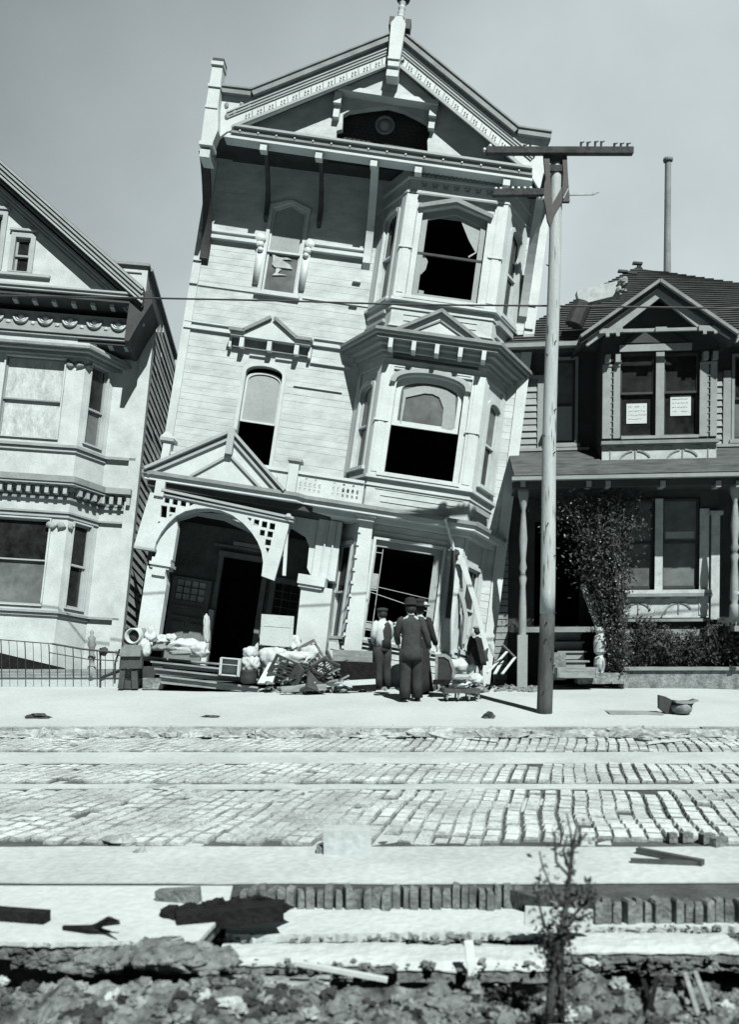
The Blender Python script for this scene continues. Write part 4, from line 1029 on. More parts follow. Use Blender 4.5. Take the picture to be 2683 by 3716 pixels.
siding(sd, [(.9, 4.95), (1.26, 4.95), (1.26, 6.6), (.9, 6.6)], [], .145, .03, 4.97, 6.6)
sd.box(-2.72, -2.56, 4.97, 6.56, 0, .06).box(1.26, 1.42, 4.97, 6.6, 0, .06).box(-3.3, -2.56, 6.55, 6.62, 0, .07)
sd.build('siding_panel', 'trim3', HR)
MB(Rf).box(-3.35, -1.6, 4.94, 5.0, 0, .12).box(.9, 3, 4.94, 5.0, 0, .12).build('sill_course', 'trim3', HR)
window(Rf, HR, *rw_[0], upper='grime', lower='shade', cas=.06, trim='trim3', sash='wall3', recess=.06, rail=5.98)
window(Rf, HR, *rw_[1], upper='glass', lower='grime', cas=.06, trim='trim3', sash='wall3', recess=.06)
# hip roof
hr = MB(Rf)
e = 7.20; P_ = [(-3.75, e, .45), (7.3, e, .45), (7.3, e, -8.4), (-3.75, e, -8.4), (.30, 10.59, -4.0), (3.2, 10.59, -4.0)]
P_[5] = (.42, 10.56, -4.2)
hr.add(P_+[(a, b2-.08, c) for a, b2, c in P_[:4]], [(0, 1, 5, 4), (1, 2, 5), (2, 3, 4, 5), (3, 0, 4), (0, 6, 7, 1), (1, 7, 8, 2), (2, 8, 9, 3), (3, 9, 6, 0), (6, 9, 8, 7)])
ROOF3 = hr.build('roof', 'roof3', HR)
ru = MB(Rf)     # shingle courses as thin laps on the front slope
for k in range(34):
    t0 = k/36; t1 = t0+.9/36
    def fp(t, s): 
        L = Vector((-3.75, e, .45)).lerp(Vector((.30, 10.59, -4.0)), t); Rr = Vector((7.3, e, .45)).lerp(Vector((.42, 10.56, -4.2)), t); return L.lerp(Rr, s)
    a, b2 = fp(t0, 0.0), fp(t0, 1.0); c1, c2 = fp(t1, 1.0), fp(t1, 0.0)
    up_ = Vector((0, .028, .02))
    ru.add([tuple(a+up_), tuple(b2+up_), tuple(c1+Vector((0, .004, .003))), tuple(c2+Vector((0, .004, .003))), tuple(a), tuple(b2)], [(0, 1, 2, 3), (4, 5, 1, 0)])
ru.build('shingle_course', 'roof3', ROOF3)
MB(Rf).box(-3.8, -1.9, 7.10, 7.19, .38, .56).box(1.0, 7.3, 7.10, 7.19, .38, .56).build('gutter', 'trim3', HR)
fp_ = MB(Rf).tube([(1.0, 9.4, -4.0), (.99, 11.5, -4.0), (.99, 13.30, -4.0)], [.105, .085, .08], 12)
fp_.lathe(.99, -4.0, [(.12, 13.28), (.13, 13.32), (.12, 13.36)])
fp_.build('flue_pipe', 'fascia', HR)
# hip flashing debris (bent ridge tiles)
rt_ = MB(Rf)
for x, y in ((810, 262), (915, 205), (880, 275)):
    u, v = Rf.p('R1', x, y, -3.4); rt_.bar((u-.12, v, -3.4), (u+.12, v-.03, -3.4), .05, .12); rt_.bar((u, v-.1, -3.4), (u+.02, v, -3.4), .03)
rt_.build('ridge_tile', 'roof', ROOF3)
# gable over the bay
G2_ = 1.45
gA = Rf.p('R1', 1075, 322, G2_); gL = Rf.p('R1', 508, 722, G2_); gRr = Rf.p('R1', 1632, 700, G2_)
sl = (gA[1]-gL[1])/(gA[0]-gL[0]); sr = (gA[1]-gRr[1])/(gRr[0]-gA[0])
def gch(o, x=0): return [(gL[0]-x, gL[1]+o-x*sl), (gA[0], gA[1]+o), (gRr[0]+x, gRr[1]+o-x*sr)]
gm = MB(Rf).plate(gch(.0)+gch(-.06)[::-1], -2.6, G2_)
GR = gm.build('gable_roof', 'roof3', HR)
gm = MB(Rf)
for p, q in zip(gch(-.03), gch(-.03)[1:]): gm.beam(p, q, .06, G2_-.1, G2_+.07)
gm.build('gable_fascia', 'fascia', GR)
gm = MB(Rf)
for p, q in zip(gch(-.12), gch(-.12)[1:]): gm.beam(p, q, .08, .9, G2_-.02)
gm.build('gable_soffit', 'soffit', GR)
r1 = lambda pts, d: [Rf.p('R1', x, y, d) for x, y in pts]
vb = MB(Rf).plate(r1([(1080, 385), (1190, 470), (1400, 625), (1560, 690), (1638, 755), (1625, 775), (1500, 700), (1350, 675), (1080, 450), (805, 665), (815, 700), (680, 712), (560, 800), (545, 790), (560, 755), (650, 690), (860, 540)], G2_-.12), G2_-.17, G2_-.09)
vb.plate(r1([(1350, 655), (1500, 660), (1500, 690), (1480, 695), (1480, 712), (1460, 712), (1455, 695), (1405, 695), (1405, 716), (1382, 716), (1378, 692), (1350, 692)], G2_-.08), G2_-.09, G2_-.03)
vb.plate(r1([(640, 680), (805, 672), (808, 700), (785, 705), (785, 730), (762, 730), (758, 708), (712, 710), (712, 735), (688, 735), (685, 710), (640, 712)], G2_-.08), G2_-.09, G2_-.03)
vb.plate(r1([(805, 676), (1350, 662), (1350, 684), (805, 698)], G2_-.1), G2_-.16, G2_-.10)
vb.plate(r1([(1042, 666), (1122, 664), (1122, 694), (1042, 697)], G2_-.09), G2_-.10, G2_-.05)
vb.build('gable_verge_board', 'trim3', GR)
# bay
fb = .9
u0b, u1b = -1.46, .87
bm3 = MB(Rf).plate([(u0b, 4.42), (u1b, 4.42), (u1b, 7.6), (u0b+.9, 7.75), (u0b, 7.5)], fb-.12, fb, [opening(-1.10, -.37, 5.02, 6.78), opening(-.20, .52, 5.02, 6.75)])
bm3.box(u0b, u0b+.1, 4.42, 7.3, 0, fb-.121).box(u1b-.1, u1b, 4.42, 7.3, 0, fb-.121)
BR = bm3.build('bay_wall', 'wall3', HR)
MB(Rf).box(u0b+.11, u1b-.11, 4.5, 6.95, .0, .06).build('bay_interior', 'inside', BR)
tr = MB(Rf)
for a, b2 in ((u0b, -1.27), (-1.235, -1.10), (-.37, -.20), (.52, .70), (.735, u1b)): tr.box(a, b2, 5.0, 6.50 if a < -1.1 or a > .5 else 6.78, fb, fb+.05)
tr.box(-1.12, -.2+.55, 6.80, 6.94, fb, fb+.07); tr.box(-1.08, .5, 4.97, 5.03, fb-.05, fb+.10)
tr.box(u0b, -1.10, 6.50, 6.54, fb, fb+.07).box(.52, u1b, 6.50, 6.54, fb, fb+.07)
for u in (-1.37, -1.17, .61, .80): tr.box(u-.05, u+.05, 6.56, 6.72, fb, fb+.18)
tr.build('bay_trim', 'trim3', BR)
tr = MB(Rf)
for a in (-1.29, .68):
    for k in range(11): tr.box(a, a+.05, 5.08+k*.13, 5.095+k*.13, fb+.05, fb+.065)
tr.box(u0b-.03, u1b+.03, 4.86, 4.93, fb, fb+.13)
tr.build('bay_sill_moulding', 'fascia', BR)
MB(Rf).plate([(-1.02, 6.99), (.30, 6.96), (-.12, 7.22), (-.75, 7.22)], fb, fb+.05).build('gable_shingle_panel', 'wall3', BR)
def arcpanel(fr, par, u0, u1, v0, v1, d, nn=2):
    m = MB(fr).box(u0, u1, v0, v1, d, d+.03); pn = m.build('arched_panel', 'pale3', par)
    k = MB(fr); L = (u1-u0-.4)/nn
    for i in range(nn):
        c = u0+.2+L*(i+.5); R0 = L*.36; h_ = (v1-v0)*.62
        for s0, s1 in ((.15, .46), (.56, .97)):
            A = [(c+R0*math.cos(math.pi*(s0+(s1-s0)*t/8)), v0+.06+h_*math.sin(math.pi*(s0+(s1-s0)*t/8))) for t in range(9)]
            B = [(c+(R0-.035)*math.cos(math.pi*(s0+(s1-s0)*t/8)), v0+.06+(h_-.035)*math.sin(math.pi*(s0+(s1-s0)*t/8))) for t in range(9)]
            k.plate(A+B[::-1], d+.03, d+.05)
        k.box(c-.012, c+.012, v0+.08, v0+h_+.04, d+.03, d+.05); k.box(c-L*.42, c-L*.2, v1-.045, v1-.03, d+.03, d+.045); k.box(c+L*.2, c+L*.42, v1-.045, v1-.03, d+.03, d+.045)
    for u in (u0+.17, u1-.17): k.box(u-.01, u+.01, v0+.05, v1-.05, d+.03, d+.045)
    k.build('panel_arcs', 'fascia', pn); return pn
arcpanel(Rf, BR, u0b, u1b, 4.42, 4.86, fb)
WL = window(Rf, HR, -1.10, -.37, 5.02, 6.78, d=fb, upper='glass', lower='glass', rail=5.95, cas=.0, trim='wall3', sash='wall3', sill=False, recess=.06)
WR = window(Rf, HR, -.20, .52, 5.02, 6.75, d=fb, upper='glass', lower='glass', rail=5.95, cas=.0, trim='wall3', sash='wall3', sill=False, recess=.06)
for W_, (a, b2, c, e2), sd_ in ((WL, (-.94, -.52, 5.33, 5.75), 1), (WR, (-.04, .38, 5.47, 5.89), 2)):
    nb = MB(Rf).box(a, b2, c, e2, fb-.10, fb-.092); nb.build('notice', 'paper', W_)
    ln = MB(Rf); rn_ = random.Random(sd_)
    for r in range(4):     # illegible handwriting as short strokes
        x = a+.04; y = e2-.08-r*.085
        while x < b2-.06:
            l = rn_.uniform(.015, .05); ln.beam((x, y+rn_.uniform(-.008, .008)), (x+l, y+.012+rn_.uniform(-.012, .014)), .011, fb-.092, fb-.090); x += l+rn_.uniform(.006, .03)
            if rn_.random() < .12: x += .06
    ln.build('notice_writing', 'ink', W_)
# porch roof, posts, lower bay
pr = MB(Rf.side(-3.35)); pr.plate([(0, 4.96), (0, 4.86), (1.95, 4.02), (2.0, 4.08)], 0, 10.3)
PR = pr.build('porch_roof', 'roof3', HR)
MB(Rf).box(-3.4, 7, 3.98, 4.05, 1.88, 2.06).build('porch_gutter', 'trim3', PR)
MB(Rf).box(-3.38, 7, 3.84, 3.97, 1.75, 1.90).box(-3.3, 7, 3.90, 3.94, .0, 1.75).build('porch_beam', 'soffit', PR)
pb = MB(Rf)
for x in (180, 620, 748, 1115, 1485, 1620):
    u, v = Rf.p('R2', x, 298, 1.75); pb.box(u-.05, u+.05, v-.06, v+.06, 1.6, 1.93)
pb.build('rafter_end', 'trim3', PR)
def turned(u, d, v0, v1, nm='porch_post', m_='trim3'):
    h_ = v1-v0; pf = [(.09, 0), (.09, .10), (.06, .12), (.085, .15), (.075, .3), (.055, .42), (.08, .47), (.045, .50), (.08, .53), (.055, .57), (.085, .70), (.05, .84), (.04, .87), (.09, .93), (.11, .97), (.11, 1)]
    return MB(Rf).lathe(u, d, [(r, v0+h_*t) for r, t in pf]).build(nm, m_, HR, True)
turned(-3.14, 1.7, .45, 3.86); turned(1.02, 1.7, 1.2, 3.86)
MB(Rf).box(-3.24, -3.04, -.2, .9, 1.6, 1.8).build('post_base', 'trim3', HR)
lb3 = MB(Rf).plate([(-1.35, .0), (.95, .0), (.95, 3.9), (-1.35, 3.9)], fb-.15, fb-.02, [opening(-1.05, -.36, 1.84, 3.72), opening(-.20, .55, 1.84, 3.72)])
lb3.box(-1.35, -1.25, 0, 3.9, 0, fb-.151).box(.85, .95, 0, 3.9, 0, fb-.151)
LB3 = lb3.build('lower_bay_wall', 'wall3', HR)
MB(Rf).box(-.36, -.20, 1.8, 3.72, fb-.02, fb+.05).box(.55, .74, 1.3, 3.5, fb-.02, fb+.03).box(.78, .95, 1.2, 3.36, fb-.02, fb+.06).box(.74, 1.0, 3.36, 3.44, fb-.02, fb+.12).box(-1.3, -1.05, 1.3, 3.6, fb-.02, fb+.03)\
    .box(-1.3, .8, 1.74, 1.82, fb-.02, fb+.12).build('lower_bay_trim', 'pale3', LB3)
arcpanel(Rf, LB3, -1.3, .75, 1.24, 1.68, fb-.02)
MB(Rf).box(-1.3, .8, 1.68, 1.735, fb-.02, fb+.14).box(-1.3, .75, 1.16, 1.22, fb-.02, fb+.1).box(-1.3, 1.0, .0, 1.0, fb-.02, fb+.02).build('lower_bay_moulding', 'fascia', LB3)
window(Rf, HR, -1.05, -.36, 1.84, 3.72, d=fb-.02, upper='grime', lower='grime', rail=2.82, cas=.0, trim='wall3', sash='wall3', sill=False, recess=.05)
window(Rf, HR, -.20, .55, 1.84, 3.72, d=fb-.02, upper='grime', lower='grime', rail=2.82, cas=.0, trim='wall3', sash='wall3', sill=False, recess=.05)
MB(Rf).box(-.12, .46, 2.90, 3.04, fb-.076, fb-.07).build('folded_blind', 'shade', LB3)
# porch floor, front stair with turned newels
MB(Rf).box(-3.3, -1.35, .95, 1.06, .0, 1.5).box(1.0, 4.5, .95, 1.06, 0, 1.8).build('porch_floor', 'fascia', HR)
fs = MB(Rf)
for k in range(5): fs.box(-2.42+.02*k, -1.82+.02*k, .94-.19*k-.035, .94-.19*k, .5+.24*k, .78+.24*k); fs.box(-2.40, -1.84, .77-.19*k, .905-.19*k, .50+.24*k, .74+.24*k)
fs.build('porch_steps', 'trim3', HR)
hd = MB(Rf).bar((-1.80, 1.95, .75), (-1.58, 1.0, 1.55), .12, .08); hd.lathe(-1.57, 1.6, [(.11, -.10), (.11, .12), (.08, .15), (.13, .30), (.12, .42), (.07, .48), (.13, .55), (.14, .75), (.12, .85), (.08, .92), (.12, .98), (.10, 1.05)])
hd.bar((-2.55, 1.9, .75), (-2.6, 1.0, 1.55), .10, .07)
hd.build('stair_rail', 'pale3', HR)
rl3 = MB(Rf).box(1.0, 3.5, 1.68, 1.74, 1.62, 1.78)
for k in range(14): rl3.box(1.05+k*.17, 1.09+k*.17, 1.06, 1.68, 1.68, 1.72)
rl3.bar((1.15, 1.75, 1.75), (1.35, 1.0, 2.2), .1, .08)
rl3.build('porch_railing', 'pale3', HR)
br3 = MB(Rf)
for k in range(30): br3.box(-3.62+.0, -3.33, -.25+k*.15, -.12+k*.15, .0-.35, .06)
br3.build('narrow_siding_strip', 'trim3', HR)
# fallen chimney on the roof slope
ch = thing('fallen_chimney', Rf.w(-1.6, 7.9, -.6), 'pale broken chimney lying on the dark shingle roof beside the gable', 'chimney')
def roof_pt(x, y):    # intersect with the front slope: v = 7.2 + .7618*(.45-d)
    for d in np.linspace(.4, -4, 400):
        u, v = Rf.p('R1', x, y, d)
        if 7.2+(10.59-7.2)/4.45*(.45-d) <= v: return u, v, d
    return u, v, d
a, b2 = Vector(roof_pt(480, 520)), Vector(roof_pt(780, 445)); off_ = Vector((0, .12, .1))
MB(Rf).bar(a+off_, b2+off_, .30, .24).build('chimney_shaft', 'pale3', ch)
c1 = MB(Rf); rr = random.Random(4)
for i in range(14):
    q = b2+off_+Vector((rr.uniform(-.18, .10), rr.uniform(-.10, .2), rr.uniform(-.05, .2))); c1.blob(q.x, q.y, q.z, .07, .06, .06, .4, 8, i)
c1.build('broken_brick', 'kerb', ch)
pj = MB(Rf); a, b2 = Vector(roof_pt(455, 700)), Vector(roof_pt(520, 545)); pj.tube([a+off_, b2+off_], .2, 12)
tag(pj.build('fallen_flue', 'iron'), 'short dark metal flue lying below the broken chimney on the roof', 'flue')

# ================================================================ POLE AND WIRE
base = on_walk('S', 1977, 2588); dpt = base[1]
UPF = lambda x, y, c='D': at(c, x, y, dpt)
pole = thing('utility_pole', base, 'tall slightly leaning wooden utility pole with dark painted foot and crossarms', 'pole')
ptop = UPF(1233, 352); pmid = UPF(1214, 1360)
def lerp(a, b, t): return a+(b-a)*t
PT = [lerp(base, ptop, t)+np.array([.02*math.sin(t*7), 0, 0]) for t in np.linspace(0, 1, 16)]
tm = (pmid[2]-base[2])/(ptop[2]-base[2])
mk = lambda pts, t0, t1: MB(Frame((0, 0, 0), (1, 0, 0), (0, 1, 0), (0, 0, 1))).tube([tuple(p) for p in pts], [.128-.032*(t0+(t1-t0)*k/(len(pts)-1)) for k in range(len(pts))], 20)
shaft = [lerp(base, ptop, t)+np.array([.015*math.sin(t*9), 0, 0]) for t in np.linspace(tm, 1, 22)]
foot = [lerp(base, ptop, t)+np.array([.015*math.sin(t*9), 0, 0]) for t in np.linspace(-.02, tm, 6)]
s_o = mk(shaft, tm, 1).build('shaft', 'pole', pole, True)
mk(foot, 0, tm).build('painted_foot', 'tar', pole, True)
kn = MB(WF); rk = random.Random(12)
for i in range(16):
    t = rk.uniform(.03, .95); q = lerp(base, ptop, t); a = rk.uniform(-1.2, 1.2); rd_ = .125-.032*t; kn.tube([(q[0]+math.sin(a)*rd_, q[1]-math.cos(a)*rd_, q[2]), (q[0]+math.sin(a)*(rd_+.05), q[1]-math.cos(a)*(rd_+.05), q[2]+.015)], [.012, .008], 6)
kn.build('step_bolt', 'iron', pole)
kn = MB(WF)
for i in range(30):
    t = rk.uniform(.22, .95); q = lerp(base, ptop, t); a = rk.uniform(-1.3, 1.3); rd_ = .127-.032*t; kn.tube([(q[0]+math.sin(a)*rd_, q[1]-math.cos(a)*rd_, q[2]+k*.12) for k in range(3)], [.001, .006, .001], 5)
kn.build('drying_crack', 'tar', s_o)
SH = np.array([0, -.15, 0])
XF = lambda x, y, off=0.0: at('X', x, y, dpt-.14+off)
WF = Frame((0, 0, 0), (1, 0, 0), (0, 1, 0), (0, 0, 1))
ca_ = MB(WF).bar(tuple(XF(168, 172)), tuple(XF(1508, 174)), .11, .10)
CA = ca_.build('crossarm', 'arm', pole)
ins = MB(WF)
for x, y, hh in ((1030, 130, .07), (1090, 130, .07), (1160, 130, .08), (1215, 130, .08), (1335, 130, .05), (1395, 130, .05), (1455, 130, .05), (565, 135, .05), (510, 138, .04)):
    p = XF(x, y+12); ins.tube([tuple(p), tuple(p+np.array([.01, 0, hh+.02]))], [.014, .022], 8); ins.bar(tuple(p+np.array([0, 0, hh])), tuple(p+np.array([.06, 0, hh+.03])), .015)
ins.build('insulator_pin', 'arm', pole)
ins = MB(WF)
for x, y in ((203, 128), (150, 160), (255, 520), (300, 522), (408, 515), (462, 515), (518, 515), (572, 515), (650, 600), (682, 600)):
    p = XF(x, y); ins.blob(*p, .028, .028, .035, .1, 10, x)
ins.build('insulator', 'porcelain', pole, True)
MB(WF).bar(tuple(XF(222, 556)), tuple(XF(690, 552)), .10, .10).build('lower_crossarm', 'arm', pole)
def strap(pts, dd_=0.0):
    pts3 = [XF(x, y, dd_) for x, y in pts]; bk = [p+np.array([0, .07, 0]) for p in pts3]; n = len(pts3)
    m = MB(WF); m.add([tuple(p) for p in pts3+bk], [tuple(range(n)), tuple(range(2*n-1, n-1, -1))]+[(i, (i+1) % n, (i+1) % n+n, i+n) for i in range(n)]); return m
strap([(692, 200), (745, 200), (752, 420), (772, 640), (752, 857), (728, 800), (708, 660), (690, 600), (700, 460), (712, 430)], .0).build('brace', 'iron', pole)
strap([(862, 200), (905, 200), (915, 400), (932, 632), (868, 632), (864, 500), (872, 380)], .01).build('brace', 'iron', pole)
strap([(868, 480), (880, 600), (800, 740), (752, 857), (745, 800), (770, 660)], .02).build('brace', 'iron', pole)
strap([(745, 295), (862, 295), (866, 355), (750, 352)], .03).build('brace_block', 'arm', pole)
strap([(750, 200), (862, 200), (862, 262), (750, 262)], .03).build('brace_block', 'arm', pole)
MB(WF).bar(tuple(XF(932, 570)), tuple(XF(1150, 565)), .03, .03).bar(tuple(XF(1140, 565)), tuple(XF(1195, 538)), .035, .035).bar(tuple(XF(872, 605)), tuple(XF(918, 515)), .015).build('broken_bracket', 'pole', pole)
wr_ = MB(WF); W0 = [(-900, 1060), (0, 1073), (556, 1082), (1000, 1091), (1480, 1105.6), (1992, 1110), (2683, 1119), (3600, 1128)]
wr_.tube([tuple(at('S', x, y, dpt+.16)) for x, y in W0], .015, 6)
tag(wr_.build('overhead_wire', 'iron'), 'single dark wire strung across the street past the pole', 'wire')
# ================================================================ FENCE AND SMALL THINGS AT THE LEFT
def on_back(c, x, y, d=18.3): return at(c, x, y, d)
lw = MB(WORLD)
zt = on_back('L3', 400, 1555, 18.25)[2]; zt2 = at('L3', 1230, 1640, 18.25)[2]
lw.box(-9, -4.62, .2, zt+.02, -18.7, -18.25)
o = lw.build('raised_walk', 'walk'); o['kind'] = 'structure'
lw = MB(WORLD)
for k in range(3): lw.box(-9, -4.72+.06*k, zt+.03+.06*k, zt+.082+.06*k, -18.4, -18.22-.004*k)
lw.box(-9, -4.72, zt+.02, zt+.03, -18.35, -18.27)
lo_ = lw.build('board_edging', 'wood'); tag(lo_, 'low weathered board edging along the foot of the pale house', 'edging')
dkm = MB(WORLD); pts = [at('L3', -300, 1260, 18.3), at('L3', 0, 1335, 18.3), at('L3', 540, 1462, 18.3), at('L3', 540, 1490, 18.3), at('L3', -300, 1500, 18.3)]  # flat dark panel added where only a sloping shadow lies
dkm.plate([(p[0], p[2]) for p in pts], -18.36, -18.3); tag(dkm.build('shadow_panel', 'char'), 'dark sloping panel standing for a shadow against the left house, behind the iron fence', 'shadow panel')
fe = thing('iron_fence', at('L3', 400, 1540, 18.35), 'low bent iron railing in front of the pale house', 'fence')
fm = MB(WF)
A = lambda x, y: tuple(at('L3', x, y, 18.12))
fm.tube([A(-300, 1200), A(0, 1220), A(440, 1255)], .012, 6).tube([A(440, 1255), A(560, 1275), A(700, 1300), A(1000, 1330)], .022, 6).tube([A(420, 1330), A(740, 1385), A(1000, 1400)], .012, 6)
fm.build('rail', 'iron', fe)
fm = MB(WF)
for x in range(-200, 1000, 68):
    y0 = 1215+max(0, x)*.11; fm.tube([A(x, y0), A(x+4, y0+60+(x*37 % 23)), A(x+8, 1550)], .006 if (x//68) % 3 else .011, 5)
fm.build('picket', 'iron', fe)
gp = MB(WORLD); c = at('L3', 778, 1550, 18.3)
def zz(y): return at('L3', 778, y, 18.3)[2]
gp.lathe(c[0], -c[1], [(.09, zz(1550)), (.09, zz(1450)), (.055, zz(1440)), (.05, zz(1400)), (.085, zz(1370)), (.05, zz(1340)), (.06, zz(1290)), (.09, zz(1265)), (.06, zz(1235)), (.085, zz(1205)), (.03, zz(1185)), (.045, zz(1155)), (.01, zz(1135))], 12)
gp.build('post', 'fascia', fe, True)
gt_ = thing('garden_gate', at('L3', 900, 1640, 18.2), 'small bent iron gate between the fence post and the pile of belongings', 'gate')
gm = MB(WF); B_ = lambda x, y: tuple(at('L3', x, y, 18.2))
gm.tube([B_(850, 1290), B_(850, 1640)], .02, 6).tube([B_(1015, 1300), B_(975, 1420), B_(975, 1560)], .02, 6).tube([B_(850, 1540), B_(1080, 1450)], .018, 6).tube([B_(850, 1330), B_(1015, 1330)], .012, 6)
gm.build('gate_frame', 'iron', gt_)
MB(WF).blob(*at('L3', 878, 1320, 18.2), .10, .04, .09, .2, 10, 3).build('gate_scroll', 'iron', gt_)
bk_ = MB(WORLD).box(-4.66, -4.20, .3, .80, -18.6, -18.2); tag(bk_.build('stone_block', 'stone'), 'square pale stone block at the foot of the iron fence post', 'stone')

# ================================================================ PILE OF BELONGINGS
def F(c, x, y, dep, rz=0, rx=0, ry=0): return box_frame(at(c, x, y, dep), rz, rx, ry)
k18 = FOC/17.9
def sz(px_, c, dep=17.9): return px_/CROP[c][2]*dep/FOC
tb = thing('round_tub', at('S1', 240, 390, 17.8), 'round white tub tipped on its side with its dark mouth showing', 'tub')
ax = Frame(at('S1', 235, 322, 17.75), np.array([1, 0, 0]), np.array([.35, 1, .0])/1.06, np.array([0, 0, 1]))
tm_ = MB(ax).lathe(0, 0, [(.01, .38), (.12, .38), (.125, .02), (.135, 0), (.155, 0), (.16, .02), (.17, .42), (.15, .44), (.01, .44)], 24)
tm_.build('tub_shell', 'white', tb, True)
MB(ax).lathe(0, 0, [(.01, .10), (.122, .10), (.122, .12), (.01, .12)], 20).build('tub_inside', 'iron', tb, True)
MB(F('S1', 360, 300, 17.95)).blob(0, 0, 0, .09, .12, .1, .15, 14, 2).build('tub_cover', 'greycloth', tb, True)
def bundle(c, x, y, ru, rv, rd, dep, label, m_='white', cat='bundle', seed=0, rough=.14, group='cloth bundles carried out of the house', flatten=-.75):
    m = MB(F(c, x, y, dep)).blob(0, -.10*rv, 0, ru*.92, rv*.82, rd, rough*1.2, 46, seed, flatten, 1.6, .12)
    # crumpled folds
    o = m.build('bundle', m_, None, True); return tag(o, label, cat, group)
bundle('S1', 430, 310, .13, .20, .14, 18.0, 'upright white bundle right beside the round tub', seed=1)
bundle('S1', 360, 450, .16, .24, .15, 17.9, 'white sack slumped below the round tub', seed=2)
bundle('S1', 560, 370, .20, .15, .2, 18.3, 'white bedding bundle at the left end of the porch step', seed=3)
bundle('S1', 650, 350, .13, .13, .2, 18.35, 'small rounded pillow on top of the porch bedding', seed=4)
bundle('S1', 800, 430, .42, .19, .25, 18.35, 'long white heap of bedding across the porch, left of the open doorway', seed=5)
bundle('S1', 960, 470, .22, .22, .22, 18.3, 'white bedding lump against the jamb of the dark doorway', seed=6)
bundle('S1', 1040, 240, .08, .42, .1, 18.6, 'tall narrow white roll of cloth standing at the doorway jamb', seed=7, rough=.08)
bundle('S1', 530, 445, .17, .085, .16, 17.95, 'grey cushion lying in front of the bedding, left one of two', 'greycloth', 'cushion', 8, .12, 'grey cushions on the porch step')
bundle('S1', 760, 500, .24, .075, .16, 17.95, 'grey cushion lying in front of the bedding, right one of two', 'greycloth', 'cushion', 9, .12, 'grey cushions on the porch step')
tbk = thing('side_table', at('S1', 180, 890, 17.7), 'dark wooden stand with splayed legs holding up the old trunk', 'table')
t_ = MB(WF); S_ = lambda x, y, d=17.7: tuple(at('S1', x, y, d))
t_.bar(S_(150, 590), S_(110, 890), .11, .05).bar(S_(260, 700), S_(270, 890), .12, .05).bar(S_(320, 640, 17.95), S_(200, 720, 17.75), .07, .05)
t_.bar(S_(150, 840, 17.8), S_(300, 860, 17.8), .10, .16)
t_.build('leg', 'darkwood', tbk)
MB(WF).bar(S_(120, 590), S_(350, 590), .12, .3).build('table_top', 'darkwood', tbk)
tk = MB(F('S1', 235, 540, 17.7)).plate([(-.19, 0), (.19, 0), (.20, .12), (.14, .22), (-.12, .23), (-.19, .16)], -.2, .12)
tag(tk.build('old_trunk', 'greycloth'), 'grey round-topped trunk on the dark stand below the tub', 'trunk')
def crate(name, c, x, y, w_, h_, dp, dep, m_, label, cat, rz=0, rx=0, ry=0, openf=False, group=None):
    fr = F(c, x, y, dep, rz, rx, ry); t = thing(name, at(c, x, y, dep), label, cat, group)
    m = MB(fr)
    if openf:
        m.box(-w_/2, w_/2, 0, .015, 0, dp).box(-w_/2, w_/2, h_-.015, h_, 0, dp).box(-w_/2, -w_/2+.015, .015, h_-.015, 0, dp).box(w_/2-.015, w_/2, .015, h_-.015, 0, dp).box(-w_/2+.015, w_/2-.015, .015, h_-.015, 0, .015)
    else: m.box(-w_/2, w_/2, 0, h_, 0, dp)
    m.build('box_body', m_, t)
    k = MB(fr)
    for u in (-w_/2+.02, w_/2-.05): k.box(u, u+.03, .02, h_-.02, dp, dp+.012)
    k.box(-w_/2, w_/2, h_*.62, h_*.62+.012, dp, dp+.008)
    k.build('batten', m_, t); return t
crate('drawer', 'S1', 1300, 745, .40, .34, .3, 17.5, 'white', 'open white drawer standing on the loosened front steps', 'drawer', 3, 0, 5, True)
bundle('S1', 1510, 500, .145, .16, .15, 17.6, 'round white ball-like bundle resting on top of a larger white sack', seed=11, rough=.05)
bundle('S1', 1520, 610, .20, .22, .2, 17.6, 'large rounded white sack under the ball-like bundle', seed=12, rough=.1)
pt_ = MB(F('S1', 1490, 835, 17.4)).lathe(0, 0, [(.01, 0), (.10, 0), (.155, .04), (.17, .14), (.165, .24), (.175, .26), (.15, .26), (.14, .2), (.01, .19)], 18)
tag(pt_.build('wash_pot', 'iron', None, True), 'dark round pot under the white sack at the end of the steps', 'pot')
crate('white_dresser', 'S2', 500, 470, .65, .62, .35, 18.2, 'white', 'pale sheeted dresser standing in front of the right hand porch door', 'dresser', 4, 0, 4)
crate('small_white_box', 'S2', 535, 283, .40, .20, .28, 18.2, 'white', 'small white box with a slot, set on top of the pale dresser', 'box', 4, 0, 4)
MB_ = MB(F('S2', 400, 930, 17.4, 0, -18, 0)); p4 = [(-.19, 0), (.10, 0), (.22, .40), (.02, .42)]
MB_.plate(p4, 0, .12); tag(MB_.build('leaning_board', 'trim'), 'thick white board leaning at an angle against the belongings, right of the pot', 'board')
bundle('S2', 480, 600, .34, .30, .3, 17.9, 'big white heap of sheets below the dresser', seed=13, rough=.12)
bundle('S2', 720, 620, .36, .20, .28, 17.8, 'wide white blanket heap in front of the porch column', seed=14, rough=.14)
bundle('S2', 900, 560, .26, .26, .22, 18.0, 'white blanket mound at the foot of the porch column, nearest the broken chairs', seed=15, rough=.14)
bundle('S2', 320, 560, .22, .30, .22, 18.1, 'white bundle wedged between the dresser and the ball-like bundle', seed=16, rough=.12)
bundle('S2', 690, 430, .17, .20, .15, 18.1, 'crumpled patterned cloth hanging over the right end of the dresser', 'lace', 'cloth', seed=17, rough=.25)
rn2 = random.Random(21)
